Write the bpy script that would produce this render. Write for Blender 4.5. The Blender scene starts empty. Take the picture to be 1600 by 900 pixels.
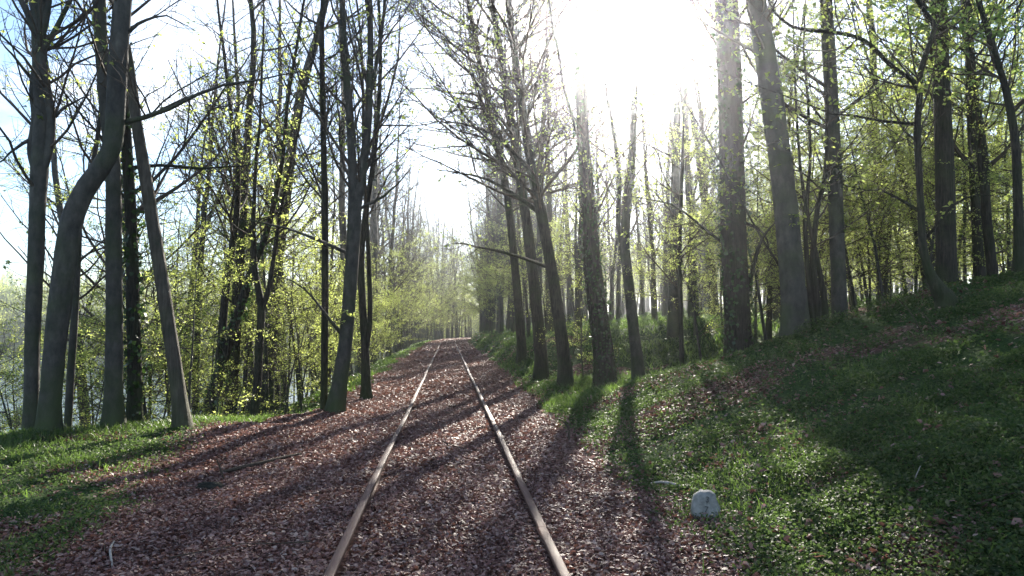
import bpy, math, random
import numpy as np

# ------------------------------------------------------------------ camera, light, exposure
scene = bpy.context.scene
COL = scene.collection
R = np.random.RandomState(11)
random.seed(5)

F_PX = 1200.0                      # focal length in pixels of the 1600 px wide photograph
PITCH = math.atan(62 / F_PX)
YAW = math.atan(100 / F_PX * math.cos(PITCH))
CAM = np.array([0.0, 0.0, 1.57])

cam_d = bpy.data.cameras.new("camera")
cam_d.sensor_width = 36.0
cam_d.lens = 36.0 * F_PX / 1600.0
cam_d.clip_start = 0.05
cam_d.clip_end = 3000.0
cam = bpy.data.objects.new("camera", cam_d)
cam.location = CAM
cam.rotation_euler = (math.pi / 2 + PITCH, 0.0, -YAW)
COL.objects.link(cam)
scene.camera = cam

cp, sp_, cy, sy = math.cos(PITCH), math.sin(PITCH), math.cos(YAW), math.sin(YAW)
FWD = np.array([sy * cp, cy * cp, sp_])
RIGHT = np.array([cy, -sy, 0.0])
UP = np.cross(RIGHT, FWD)


def ray(px, py):
    d = FWD + RIGHT * ((px - 800) / F_PX) - UP * ((py - 450) / F_PX)
    return d


def at(px, py, Y):
    """The point seen at that place of the photograph, Y metres down the line."""
    d = ray(px, py)
    return CAM + d * (Y / d[1])


def project(p):
    v = np.asarray(p) - CAM
    z = v @ FWD
    return 800 + F_PX * (v @ RIGHT) / z, 450 - F_PX * (v @ UP) / z, z


SUN_PX = (972, 15)
sd = ray(*SUN_PX)
sd = sd / np.linalg.norm(sd)
SUN_EL = math.asin(sd[2])
SUN_AZ = math.atan2(sd[0], sd[1])     # clockwise from +Y

sun_d = bpy.data.lights.new("sun", "SUN")
sun_d.energy = 5.0
sun_d.angle = math.radians(0.7)
sun_d.color = (1.0, 0.93, 0.82)
sun = bpy.data.objects.new("sun", sun_d)
sun.rotation_euler = (math.pi / 2 - SUN_EL, 0.0, math.pi - SUN_AZ)
sun.location = (30, 100, 60)
COL.objects.link(sun)

world = bpy.data.worlds.new("World")
scene.world = world
world.use_nodes = True
wn, wl = world.node_tree.nodes, world.node_tree.links
wn.clear()
w_out = wn.new("ShaderNodeOutputWorld")
w_bg = wn.new("ShaderNodeBackground")
w_bg.inputs["Strength"].default_value = 0.055
w_sky = wn.new("ShaderNodeTexSky")
w_sky.sky_type = "NISHITA"
w_sky.sun_disc = False
w_sky.sun_elevation = SUN_EL
w_sky.sun_rotation = SUN_AZ
w_sky.air_density = 1.0
w_sky.dust_density = 0.2
w_sky.ozone_density = 3.0
# thin broken cloud
w_tc = wn.new("ShaderNodeTexCoord")
w_map = wn.new("ShaderNodeMapping")
w_map.inputs["Scale"].default_value = (2.2, 2.2, 4.5)
w_map.inputs["Location"].default_value = (0.35, 0.1, 0.2)
w_noise = wn.new("ShaderNodeTexNoise")
w_noise.inputs["Scale"].default_value = 1.6
w_noise.inputs["Detail"].default_value = 7
w_noise.inputs["Roughness"].default_value = 0.55
w_ramp = wn.new("ShaderNodeValToRGB")
w_ramp.color_ramp.elements[0].position = 0.53
w_ramp.color_ramp.elements[1].position = 0.73
w_mix = wn.new("ShaderNodeMixRGB")
w_mix.inputs["Color2"].default_value = (8.5, 8.8, 9.3, 1)
wl.new(w_tc.outputs["Generated"], w_map.inputs["Vector"])
wl.new(w_map.outputs["Vector"], w_noise.inputs["Vector"])
wl.new(w_noise.outputs["Fac"], w_ramp.inputs["Fac"])
wl.new(w_ramp.outputs["Color"], w_mix.inputs["Fac"])
wl.new(w_sky.outputs["Color"], w_mix.inputs["Color1"])
wl.new(w_mix.outputs["Color"], w_bg.inputs["Color"])
wl.new(w_bg.outputs["Background"], w_out.inputs["Surface"])

scene.render.engine = "CYCLES"
scene.view_settings.view_transform = "Standard"
scene.view_settings.look = "None"
scene.view_settings.exposure = 2.3
scene.view_settings.gamma = 1.0
cyc = scene.cycles
cyc.use_denoising = True
cyc.max_bounces = 6
cyc.diffuse_bounces = 4
cyc.glossy_bounces = 2
cyc.transmission_bounces = 4
cyc.volume_bounces = 0
cyc.transparent_max_bounces = 8
cyc.caustics_reflective = False
cyc.caustics_refractive = False
cyc.sample_clamp_indirect = 4.0

HAZE_DENSITY = 0.0011
HAZE_G = 0.92

# ------------------------------------------------------------------ materials


def new_mat(name):
    m = bpy.data.materials.new(name)
    m.use_nodes = True
    n = m.node_tree.nodes
    n.clear()
    return m, n, m.node_tree.links


def ramp(n, stops):
    r = n.new("ShaderNodeValToRGB")
    e = r.color_ramp.elements
    while len(e) < len(stops):
        e.new(0.5)
    for k, (p, c) in enumerate(stops):
        e[k].position = p
        e[k].color = (*c, 1)
    return r


def bark_material(name, dark, light, moss=0.3, streak=(5, 5, 1.1), bump=0.5):
    m, n, l = new_mat(name)
    tc = n.new("ShaderNodeTexCoord")
    mp = n.new("ShaderNodeMapping")
    mp.inputs["Scale"].default_value = streak
    l.new(tc.outputs["Object"], mp.inputs["Vector"])
    n1 = n.new("ShaderNodeTexNoise")
    n1.inputs["Scale"].default_value = 4.0
    n1.inputs["Detail"].default_value = 8
    n1.inputs["Roughness"].default_value = 0.65
    l.new(mp.outputs["Vector"], n1.inputs["Vector"])
    n3 = n.new("ShaderNodeTexNoise")
    n3.inputs["Scale"].default_value = 0.9
    n3.inputs["Detail"].default_value = 6
    n3.inputs["Roughness"].default_value = 0.75
    l.new(tc.outputs["Object"], n3.inputs["Vector"])
    r3 = ramp(n, [(0.35, (0.55, 0.55, 0.55)), (0.62, (1.25, 1.22, 1.15))])
    l.new(n3.outputs["Fac"], r3.inputs["Fac"])
    r1 = ramp(n, [(0.3, dark), (0.72, light)])
    l.new(n1.outputs["Fac"], r1.inputs["Fac"])
    n2 = n.new("ShaderNodeTexNoise")
    n2.inputs["Scale"].default_value = 1.3
    n2.inputs["Detail"].default_value = 5
    l.new(tc.outputs["Object"], n2.inputs["Vector"])
    r2 = ramp(n, [(0.5, (0, 0, 0)), (0.72, (moss, moss, moss))])
    sx = n.new("ShaderNodeSeparateXYZ")
    l.new(tc.outputs["Object"], sx.inputs["Vector"])
    zr = n.new("ShaderNodeMapRange")
    zr.inputs["From Min"].default_value = 1.6
    zr.inputs["From Max"].default_value = 0.0
    zr.inputs["To Max"].default_value = 0.22
    l.new(sx.outputs["Z"], zr.inputs["Value"])
    za = n.new("ShaderNodeMath")
    za.operation = "ADD"
    l.new(n2.outputs["Fac"], za.inputs[0])
    l.new(zr.outputs["Result"], za.inputs[1])
    l.new(za.outputs["Value"], r2.inputs["Fac"])
    mx = n.new("ShaderNodeMixRGB")
    mx.inputs["Color2"].default_value = (0.055, 0.075, 0.025, 1)
    l.new(r2.outputs["Color"], mx.inputs["Fac"])
    mm = n.new("ShaderNodeMixRGB")
    mm.blend_type = "MULTIPLY"
    mm.inputs["Fac"].default_value = 1.0
    l.new(r1.outputs["Color"], mm.inputs["Color1"])
    l.new(r3.outputs["Color"], mm.inputs["Color2"])
    l.new(mm.outputs["Color"], mx.inputs["Color1"])
    b = n.new("ShaderNodeBsdfPrincipled")
    b.inputs["Roughness"].default_value = 0.85
    b.inputs["Specular IOR Level"].default_value = 0.25
    l.new(mx.outputs["Color"], b.inputs["Base Color"])
    bp = n.new("ShaderNodeBump")
    bp.inputs["Strength"].default_value = bump
    bp.inputs["Distance"].default_value = 0.04
    l.new(n1.outputs["Fac"], bp.inputs["Height"])
    l.new(bp.outputs["Normal"], b.inputs["Normal"])
    o = n.new("ShaderNodeOutputMaterial")
    l.new(b.outputs["BSDF"], o.inputs["Surface"])
    return m


def leaf_material(name, stops, transl, t_fac=0.5, rough=0.45, spec=0.35, per_object=0.25):
    """Thin leaves: reflected colour from stops, light let through in the colour transl."""
    m, n, l = new_mat(name)
    g = n.new("ShaderNodeNewGeometry")
    r = ramp(n, stops)
    l.new(g.outputs["Random Per Island"], r.inputs["Fac"])
    oi = n.new("ShaderNodeObjectInfo")
    hs = n.new("ShaderNodeHueSaturation")
    mr = n.new("ShaderNodeMapRange")
    mr.inputs["To Min"].default_value = 1.0 - per_object
    mr.inputs["To Max"].default_value = 1.0 + per_object
    l.new(oi.outputs["Random"], mr.inputs["Value"])
    l.new(mr.outputs["Result"], hs.inputs["Value"])
    if per_object == 0.0:                  # ground stuff: damp, dusty and fresh patches
        tc = n.new("ShaderNodeTexCoord")
        pn = n.new("ShaderNodeTexNoise")
        pn.inputs["Scale"].default_value = 0.9
        pn.inputs["Detail"].default_value = 5
        pn.inputs["Roughness"].default_value = 0.65
        l.new(tc.outputs["Object"], pn.inputs["Vector"])
        pr = ramp(n, [(0.33, (0.50, 0.50, 0.52)), (0.5, (0.95, 0.93, 0.90)), (0.68, (1.30, 1.24, 1.12))])
        l.new(pn.outputs["Fac"], pr.inputs["Fac"])
        pm = n.new("ShaderNodeMixRGB")
        pm.blend_type = "MULTIPLY"
        pm.inputs["Fac"].default_value = 1.0
        l.new(r.outputs["Color"], pm.inputs["Color1"])
        l.new(pr.outputs["Color"], pm.inputs["Color2"])
        l.new(pm.outputs["Color"], hs.inputs["Color"])
    else:
        l.new(r.outputs["Color"], hs.inputs["Color"])
    b = n.new("ShaderNodeBsdfPrincipled")
    b.inputs["Roughness"].default_value = rough
    b.inputs["Specular IOR Level"].default_value = spec
    l.new(hs.outputs["Color"], b.inputs["Base Color"])
    o = n.new("ShaderNodeOutputMaterial")
    if t_fac > 0:
        t = n.new("ShaderNodeBsdfTranslucent")
        mc = n.new("ShaderNodeMixRGB")
        mc.blend_type = "MULTIPLY"
        mc.inputs["Fac"].default_value = 1.0
        mv = n.new("ShaderNodeMapRange")
        mv.inputs["To Min"].default_value = 0.6
        mv.inputs["To Max"].default_value = 1.1
        l.new(g.outputs["Random Per Island"], mv.inputs["Value"])
        mc.inputs["Color1"].default_value = (*transl, 1)
        l.new(mv.outputs["Result"], mc.inputs["Color2"])
        l.new(mc.outputs["Color"], t.inputs["Color"])
        mx = n.new("ShaderNodeMixShader")
        mx.inputs["Fac"].default_value = t_fac
        l.new(b.outputs["BSDF"], mx.inputs[1])
        l.new(t.outputs["BSDF"], mx.inputs[2])
        l.new(mx.outputs["Shader"], o.inputs["Surface"])
    else:
        l.new(b.outputs["BSDF"], o.inputs["Surface"])
    return m


M = {}
M["bark_grey"] = bark_material("beech_bark", (0.035, 0.033, 0.03), (0.105, 0.097, 0.085), 0.8, (2.2, 2.2, 1.0), 0.5)
M["bark_dark"] = bark_material("oak_bark", (0.012, 0.011, 0.009), (0.085, 0.072, 0.056), 0.7, (9, 9, 1.0), 1.4)
M["bark_pale"] = bark_material("dead_wood", (0.05, 0.042, 0.034), (0.14, 0.118, 0.095), 0.5, (8, 8, 0.7), 0.8)
M["twig"] = bark_material("twig_bark", (0.05, 0.038, 0.03), (0.11, 0.085, 0.065), 0.1, (2, 2, 2), 0.0)
M["leaf"] = leaf_material("spring_leaves", [(0.0, (0.07, 0.115, 0.02)), (0.6, (0.10, 0.15, 0.028)), (1.0, (0.13, 0.17, 0.04))],
                          (0.66, 0.76, 0.20), 0.66)
M["leaf_cool"] = leaf_material("cool_green_leaves", [(0.0, (0.045, 0.09, 0.025)), (0.6, (0.06, 0.12, 0.03)), (1.0, (0.10, 0.15, 0.04))],
                               (0.50, 0.68, 0.18), 0.62)  # leaves of a cooler, teal-tinged green
M["ivy"] = leaf_material("ivy_leaves", [(0.0, (0.018, 0.035, 0.012)), (1.0, (0.045, 0.08, 0.022))], (0.08, 0.16, 0.03), 0.3, 0.35, 0.5)
M["litter"] = leaf_material("beech_litter", [(0.0, (0.05, 0.022, 0.016)), (0.25, (0.155, 0.074, 0.064)), (0.6, (0.29, 0.168, 0.15)),
                                             (0.88, (0.38, 0.27, 0.235)), (1.0, (0.42, 0.33, 0.29))],
                            (0.36, 0.17, 0.12), 0.22, 0.58, 0.22, 0.0)
M["cover"] = leaf_material("ground_leaves", [(0.0, (0.022, 0.042, 0.018)), (0.45, (0.04, 0.075, 0.026)), (0.75, (0.07, 0.105, 0.035)), (0.9, (0.12, 0.13, 0.06)), (1.0, (0.19, 0.17, 0.11))],
                           (0.18, 0.29, 0.07), 0.35, 0.6, 0.15, 0.0)
M["grass"] = leaf_material("grass_blades", [(0.0, (0.03, 0.06, 0.018)), (0.8, (0.065, 0.105, 0.03)), (1.0, (0.15, 0.14, 0.06))], (0.20, 0.33, 0.06), 0.4, 0.45, 0.4, 0.0)


def ground_material():
    m, n, l = new_mat("forest_floor")
    tc = n.new("ShaderNodeTexCoord")
    at_ = n.new("ShaderNodeAttribute")
    at_.attribute_name = "litter"
    nz = n.new("ShaderNodeTexNoise")
    nz.inputs["Scale"].default_value = 16.0
    nz.inputs["Detail"].default_value = 8
    nz.inputs["Roughness"].default_value = 0.7
    l.new(tc.outputs["Object"], nz.inputs["Vector"])
    nb = n.new("ShaderNodeTexNoise")
    nb.inputs["Scale"].default_value = 1.1
    nb.inputs["Detail"].default_value = 6
    l.new(tc.outputs["Object"], nb.inputs["Vector"])
    vo = n.new("ShaderNodeTexVoronoi")
    vo.inputs["Scale"].default_value = 22.0
    l.new(tc.outputs["Object"], vo.inputs["Vector"])
    lit = ramp(n, [(0.0, (0.05, 0.028, 0.022)), (0.5, (0.12, 0.06, 0.05)), (0.8, (0.20, 0.115, 0.095)), (1.0, (0.33, 0.23, 0.20))])
    sep = n.new("ShaderNodeSeparateColor")
    l.new(vo.outputs["Color"], sep.inputs["Color"])
    l.new(sep.outputs["Red"], lit.inputs["Fac"])
    gre = ramp(n, [(0.3, (0.025, 0.03, 0.014)), (0.5, (0.035, 0.065, 0.02)), (0.7, (0.07, 0.11, 0.03))])
    l.new(nz.outputs["Fac"], gre.inputs["Fac"])
    # the border between litter and green is broken up by noise
    add = n.new("ShaderNodeMath")
    add.operation = "ADD"
    sub = n.new("ShaderNodeMath")
    sub.operation = "MULTIPLY_ADD"
    sub.inputs[1].default_value = 1.3
    sub.inputs[2].default_value = -0.65
    l.new(nb.outputs["Fac"], sub.inputs[0])
    l.new(at_.outputs["Fac"], add.inputs[0])
    l.new(sub.outputs["Value"], add.inputs[1])
    rr = ramp(n, [(0.4, (0, 0, 0)), (0.6, (1, 1, 1))])
    l.new(add.outputs["Value"], rr.inputs["Fac"])
    mx = n.new("ShaderNodeMixRGB")
    l.new(rr.outputs["Color"], mx.inputs["Fac"])
    l.new(gre.outputs["Color"], mx.inputs["Color1"])
    l.new(lit.outputs["Color"], mx.inputs["Color2"])
    b = n.new("ShaderNodeBsdfPrincipled")
    b.inputs["Roughness"].default_value = 1.0
    b.inputs["Specular IOR Level"].default_value = 0.05
    l.new(mx.outputs["Color"], b.inputs["Base Color"])
    bp = n.new("ShaderNodeBump")
    bp.inputs["Strength"].default_value = 0.8
    bp.inputs["Distance"].default_value = 0.05
    ad = n.new("ShaderNodeMath")
    ad.operation = "ADD"
    l.new(nz.outputs["Fac"], ad.inputs[0])
    l.new(sep.outputs["Green"], ad.inputs[1])
    l.new(ad.outputs["Value"], bp.inputs["Height"])
    l.new(bp.outputs["Normal"], b.inputs["Normal"])
    o = n.new("ShaderNodeOutputMaterial")
    l.new(b.outputs["BSDF"], o.inputs["Surface"])
    return m


M["ground"] = ground_material()


def simple_noise_mat(name, a, b_, scale, rough, spec=0.3, metallic=0.0, bump=0.4, dist=0.01, stretch=(1, 1, 1)):
    m, n, l = new_mat(name)
    tc = n.new("ShaderNodeTexCoord")
    mp = n.new("ShaderNodeMapping")
    mp.inputs["Scale"].default_value = stretch
    l.new(tc.outputs["Object"], mp.inputs["Vector"])
    nz = n.new("ShaderNodeTexNoise")
    nz.inputs["Scale"].default_value = scale
    nz.inputs["Detail"].default_value = 8
    nz.inputs["Roughness"].default_value = 0.65
    l.new(mp.outputs["Vector"], nz.inputs["Vector"])
    r = ramp(n, [(0.3, a), (0.7, b_)])
    l.new(nz.outputs["Fac"], r.inputs["Fac"])
    b = n.new("ShaderNodeBsdfPrincipled")
    b.inputs["Roughness"].default_value = rough
    b.inputs["Metallic"].default_value = metallic
    b.inputs["Specular IOR Level"].default_value = spec
    l.new(r.outputs["Color"], b.inputs["Base Color"])
    bp = n.new("ShaderNodeBump")
    bp.inputs["Strength"].default_value = bump
    bp.inputs["Distance"].default_value = dist
    l.new(nz.outputs["Fac"], bp.inputs["Height"])
    l.new(bp.outputs["Normal"], b.inputs["Normal"])
    o = n.new("ShaderNodeOutputMaterial")
    l.new(b.outputs["BSDF"], o.inputs["Surface"])
    return m


M["rust"] = simple_noise_mat("rusty_steel", (0.075, 0.034, 0.024), (0.155, 0.078, 0.058), 14, 0.68, 0.35, 0.0, 0.4, 0.003, (1, 0.25, 1))
M["stone"] = simple_noise_mat("painted_stone", (0.13, 0.13, 0.115), (0.40, 0.39, 0.355), 9, 0.8, 0.3, 0, 0.8, 0.02)
M["rock"] = simple_noise_mat("mossy_rock", (0.012, 0.013, 0.010), (0.045, 0.043, 0.034), 9, 0.95, 0.1, 0, 0.8, 0.03)
M["ink"] = simple_noise_mat("black_paint", (0.02, 0.02, 0.02), (0.16, 0.16, 0.15), 45, 0.7)
M["wood"] = simple_noise_mat("rotten_wood", (0.035, 0.026, 0.02), (0.12, 0.09, 0.065), 8, 0.9, 0.2, 0, 0.8, 0.02, (4, 4, 1))
M["palewood"] = simple_noise_mat("bleached_wood", (0.22, 0.19, 0.16), (0.42, 0.38, 0.33), 8, 0.8, 0.3, 0, 0.6, 0.01, (4, 4, 1))


def water_material():
    m, n, l = new_mat("lake_water")
    tc = n.new("ShaderNodeTexCoord")
    nz = n.new("ShaderNodeTexNoise")
    nz.inputs["Scale"].default_value = 1.5
    nz.inputs["Detail"].default_value = 5
    l.new(tc.outputs["Object"], nz.inputs["Vector"])
    b = n.new("ShaderNodeBsdfPrincipled")
    b.inputs["Base Color"].default_value = (0.03, 0.05, 0.06, 1)
    b.inputs["Roughness"].default_value = 0.12
    b.inputs["Specular IOR Level"].default_value = 0.6
    bp = n.new("ShaderNodeBump")
    bp.inputs["Strength"].default_value = 0.35
    bp.inputs["Distance"].default_value = 0.2
    l.new(nz.outputs["Fac"], bp.inputs["Height"])
    l.new(bp.outputs["Normal"], b.inputs["Normal"])
    o = n.new("ShaderNodeOutputMaterial")
    l.new(b.outputs["BSDF"], o.inputs["Surface"])
    return m


M["water"] = water_material()

# ------------------------------------------------------------------ small maths helpers


def smooth(a, b, x):
    t = np.clip((np.asarray(x, float) - a) / (b - a), 0, 1)
    return t * t * (3 - 2 * t)


_perm = np.random.RandomState(3).rand(256, 256)


def vnoise(x, y, s=1.0, off=0):
    x = np.asarray(x, float) / s + 37.3 + off * 11.7
    y = np.asarray(y, float) / s + 91.1 + off * 5.3
    xi, yi = np.floor(x).astype(int), np.floor(y).astype(int)
    fx, fy = x - xi, y - yi
    fx, fy = fx * fx * (3 - 2 * fx), fy * fy * (3 - 2 * fy)
    g = lambda a, b: _perm[a & 255, b & 255]
    return (g(xi, yi) * (1 - fx) + g(xi + 1, yi) * fx) * (1 - fy) + (g(xi, yi + 1) * (1 - fx) + g(xi + 1, yi + 1) * fx) * fy


def fbm(x, y, s, off=0):
    return (vnoise(x, y, s, off) + 0.5 * vnoise(x, y, s / 2, off + 1) + 0.25 * vnoise(x, y, s / 4, off + 2)) / 1.75


def track_x(y):
    """The line bends to the right far off."""
    return np.maximum(np.asarray(y, float) - 80, 0) ** 2 / (2 * 260)


LAKE_Z = -6.6


def crest_left(y):
    return -2.35 - 3.9 * smooth(16.5, 10.5, y) - 0.3 * np.sin(np.asarray(y) * 0.35)


def height(x, y):
    x = np.asarray(x, float)
    y = np.asarray(y, float)
    u = x - track_x(y)
    z = np.full(np.broadcast(u, y).shape, -0.09)
    # bank falling to the lake
    d = np.maximum(crest_left(y) - u, 0)
    left = -0.62 * d + 0.42 * np.log1p(d * 1.2)
    left = np.maximum(left, -8.0) - 0.0
    # a slight lip before it falls
    near_left = smooth(-2.6, -4.6, u) * 0.10 * smooth(18, 11, y)
    # rising ground on the other side
    near = np.interp(u, [1.9, 2.6, 3.25, 4.2, 5.8, 7, 8.5, 11, 15, 20, 40, 100, 500], [0, .1, .38, .74, 1.28, 1.72, 2.3, 2.85, 3.1, 3.2, 4.2, 8, 22])
    holl = np.interp(u, [1.9, 3, 5.5, 7, 8.5, 10, 14, 20, 40, 100, 500], [0, 0, 0, .12, .6, 1.3, 2.3, 2.95, 4.2, 8, 22])
    far = np.interp(u, [2.3, 3.1, 4.2, 6, 10, 20, 40, 100, 500], [0, .8, 1.3, 1.55, 1.95, 2.9, 4.4, 8, 22])
    a = smooth(14.0, 18.0, y + 0.25 * (u - 4))
    b = smooth(24.0, 31.0, y + 0.2 * (u - 4))
    right = near * (1 - a) + holl * a * (1 - b) + far * b
    rough = (fbm(x, y, 2.4) - 0.5) * 0.24 + (vnoise(x, y, 0.6, 7) - 0.5) * 0.05
    off_track = smooth(1.5, 3.2, np.abs(u - 0.1))
    z = z + left + near_left + right + rough * off_track * (1 + 0.5 * smooth(6, 14, np.abs(u)))
    z = z + (vnoise(x, y, 0.5, 9) - 0.5) * 0.03
    # beyond the bend the land rises under the wood
    z = z + smooth(150, 330, y) * smooth(-60, 0, u) * 9.0
    # the far shore of the lake
    shore = smooth(-215, -300, x + 0.12 * y) * 16 + smooth(250, 330, y) * smooth(10, -40, u) * 15
    return z + shore


def litter_mask(x, y):
    u = np.asarray(x, float) - track_x(y)
    y = np.asarray(y, float)
    l_edge = -2.75 - 0.75 * smooth(6, 10, y) + 0.95 * smooth(13, 19, y) + 0.12 * np.sin(y * 0.9)
    r_edge = 1.95 + 0.1 * np.sin(y * 1.1 + 1) + 0.25 * smooth(12, 18, y)
    m = smooth(-0.55, 0.35, u - l_edge) * smooth(0.45, -0.4, u - r_edge)
    # leaf patches between the green
    m = np.maximum(m, 0.55 * smooth(0.60, 0.72, fbm(x, y, 1.7, 4)))
    # a trodden path over the hill
    pd = np.abs((u - 9.5) - (y - 17) * .5) / 1.12
    m = np.maximum(m, .85 * smooth(.75, .3, pd + .3 * (vnoise(x, y, 1.1, 31) - .5)) * smooth(15.5, 18, y) * smooth(46, 38, y))
    # bare leafy ground high on the mound
    m = np.maximum(m, 0.8 * smooth(6.2, 7.4, u) * smooth(9.2, 7.6, u) * smooth(13, 10, y) * smooth(.35, .6, fbm(x, y, 1.2, 8)))
    return m


def ground_at(px, py, lo=2.0, hi=120.0):
    d = ray(px, py)
    ts = np.linspace(lo, hi, 6000)
    P = CAM[None] + d[None] * ts[:, None]
    below = P[:, 2] < height(P[:, 0], P[:, 1])
    k = int(np.argmax(below)) if below.any() else len(ts) - 1
    return P[k].copy()


# ------------------------------------------------------------------ mesh helpers


class MB:
    """Collects quads and links them as one mesh object."""

    def __init__(self):
        self.V, self.F, self.n = [], [], 0

    def add(self, V, F):
        V = np.asarray(V, np.float32).reshape(-1, 3)
        F = np.asarray(F, np.int64).reshape(-1, 4)
        self.V.append(V)
        self.F.append(F + self.n)
        self.n += len(V)

    def mesh(self, name, mat, smooth_=True, origin=None):
        V = np.concatenate(self.V)
        F = np.concatenate(self.F)
        if origin is not None:
            V = V - np.asarray(origin, np.float32)
        me = bpy.data.meshes.new(name)
        me.vertices.add(len(V))
        me.vertices.foreach_set("co", np.ascontiguousarray(V, np.float32).ravel())
        me.loops.add(F.size)
        me.loops.foreach_set("vertex_index", np.ascontiguousarray(F, np.int32).ravel())
        me.polygons.add(len(F))
        me.polygons.foreach_set("loop_start", np.arange(0, F.size, 4, dtype=np.int32))
        if smooth_:
            me.polygons.foreach_set("use_smooth", np.ones(len(F), bool))
        me.update(calc_edges=True)
        me.materials.append(mat)
        return me

    def build(self, name, mat, parent=None, smooth_=True, origin=None):
        if not self.V:
            return None
        if parent is not None and origin is None:
            origin = parent.location
        o = bpy.data.objects.new(name, self.mesh(name, mat, smooth_, origin))
        COL.objects.link(o)
        if parent is not None:
            o.parent = parent
        elif origin is not None:
            o.location = origin
        return o


def tag(o, label=None, cat=None, group=None, kind=None):
    if label:
        o["label"] = label
    if cat:
        o["category"] = cat
    if group:
        o["group"] = group
    if kind:
        o["kind"] = kind
    return o


def empty(name, loc, label, cat, group=None):
    o = bpy.data.objects.new(name, None)
    o.empty_display_size = 0.2
    o.location = loc
    COL.objects.link(o)
    return tag(o, label, cat, group)


def copy_tree(o, parent=None):
    c = o.copy()
    COL.objects.link(c)
    c.parent = parent
    for ch in list(o.children):
        copy_tree(ch, c)
    return c


def norm(v):
    return v / np.maximum(np.linalg.norm(v, axis=-1, keepdims=True), 1e-9)


def tubes(P, Rr, sides, closed=False, lobes=None):
    """P (N,S,3) centre lines, Rr (N,S) radii -> quads round every line."""
    P = np.asarray(P, float)
    Rr = np.asarray(Rr, float)
    N, S, _ = P.shape
    T = np.empty_like(P)
    T[:, 1:-1] = P[:, 2:] - P[:, :-2]
    T[:, 0] = P[:, 1] - P[:, 0]
    T[:, -1] = P[:, -1] - P[:, -2]
    T = norm(T)
    mean = norm(P[:, -1] - P[:, 0])
    ref = np.where(np.abs(mean[:, 2:3]) > 0.8, np.array([[1.0, 0, 0]]), np.array([[0, 0, 1.0]]))
    U = ref[:, None] - (ref[:, None] * T).sum(-1, keepdims=True) * T
    U = norm(U)
    W = np.cross(T, U)
    a = np.arange(sides) * 2 * np.pi / sides
    ring = U[:, :, None] * np.cos(a)[None, None, :, None] + W[:, :, None] * np.sin(a)[None, None, :, None]
    rad = Rr[:, :, None] * np.ones(sides)[None, None]
    if lobes is not None:
        rad = rad * lobes
    V = P[:, :, None] + ring * rad[..., None]
    idx = np.arange(N * S * sides).reshape(N, S, sides)
    nx = np.roll(idx, -1, axis=2)
    F = np.stack([idx[:, :-1], nx[:, :-1], nx[:, 1:], idx[:, 1:]], -1).reshape(-1, 4)
    return V.reshape(-1, 3), F


def grow(P, Rr, counts, t0, t1, angle, length, segs, wander, trop, rng, rmax=1.0, rfac=0.55, tip=0.15, flat=0.0, lenpow=0.6, rmin=0.004):
    """Children of every parent line: returns centre lines and radii of all of them."""
    N, S, _ = P.shape
    counts = np.broadcast_to(np.asarray(counts), (N,))
    par = np.repeat(np.arange(N), counts)
    K = len(par)
    if K == 0:
        return np.zeros((0, segs + 1, 3)), np.zeros((0, segs + 1))
    t = t0 + (t1 - t0) * rng.rand(K)
    f = t * (S - 1)
    i = np.minimum(f.astype(int), S - 2)
    w = (f - i)[:, None]
    A, B = P[par, i], P[par, i + 1]
    p = A * (1 - w) + B * w
    r0 = Rr[par, i] * (1 - w[:, 0]) + Rr[par, i + 1] * w[:, 0]
    T = norm(B - A)
    rnd = rng.randn(K, 3)
    if flat:
        rnd[:, 2] *= (1 - flat)
    perp = norm(rnd - (rnd * T).sum(-1, keepdims=True) * T)
    a = np.radians(angle[0] + (angle[1] - angle[0]) * rng.rand(K))[:, None]
    d = norm(T * np.cos(a) + perp * np.sin(a))
    L = (np.asarray(length)[par] if np.ndim(length) > 0 else length) * (0.6 + 0.8 * rng.rand(K)) * (1 - lenpow * t)
    step = (L / segs)[:, None]
    out = np.empty((K, segs + 1, 3))
    out[:, 0] = p
    for s in range(segs):
        d = d + rng.randn(K, 3) * wander
        d[:, 2] += trop
        d = norm(d)
        p = p + d * step
        out[:, s + 1] = p
    rb = np.minimum(np.minimum(r0 * rfac, rmax), np.maximum(L * 0.0115, rmin))
    rb = np.maximum(rb, rmin)
    prof = np.linspace(1, tip, segs + 1)[None]
    return out, rb[:, None] * prof


def leaves_at(pos, size, rng, up=0.8, droop=0.25, width=0.62):
    """One folded quad per leaf at each position."""
    K = len(pos)
    nrm = norm(rng.randn(K, 3) * (1 - up) + np.array([0, 0, 1.0]) * up)
    d = rng.randn(K, 3)
    d = norm(d - (d * nrm).sum(-1, keepdims=True) * nrm)
    s = np.cross(nrm, d)
    L = (size * (0.45 + 1.0 * rng.rand(K)))[:, None]
    tip = pos + d * L - nrm * L * droop
    mid = pos + d * L * 0.48
    V = np.stack([pos, mid + s * L * width * 0.5 + nrm * L * 0.06, tip, mid - s * L * width * 0.5 + nrm * L * 0.06], 1)
    F = np.arange(K * 4).reshape(K, 4)
    return V.reshape(-1, 3), F


def along(P, n, rng, t0=0.25):
    """n random points on every line."""
    N, S, _ = P.shape
    par = np.repeat(np.arange(N), n)
    f = (t0 + (1 - t0) * rng.rand(len(par))) * (S - 1)
    i = np.minimum(f.astype(int), S - 2)
    w = (f - i)[:, None]
    return P[par, i] * (1 - w) + P[par, i + 1] * w


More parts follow.
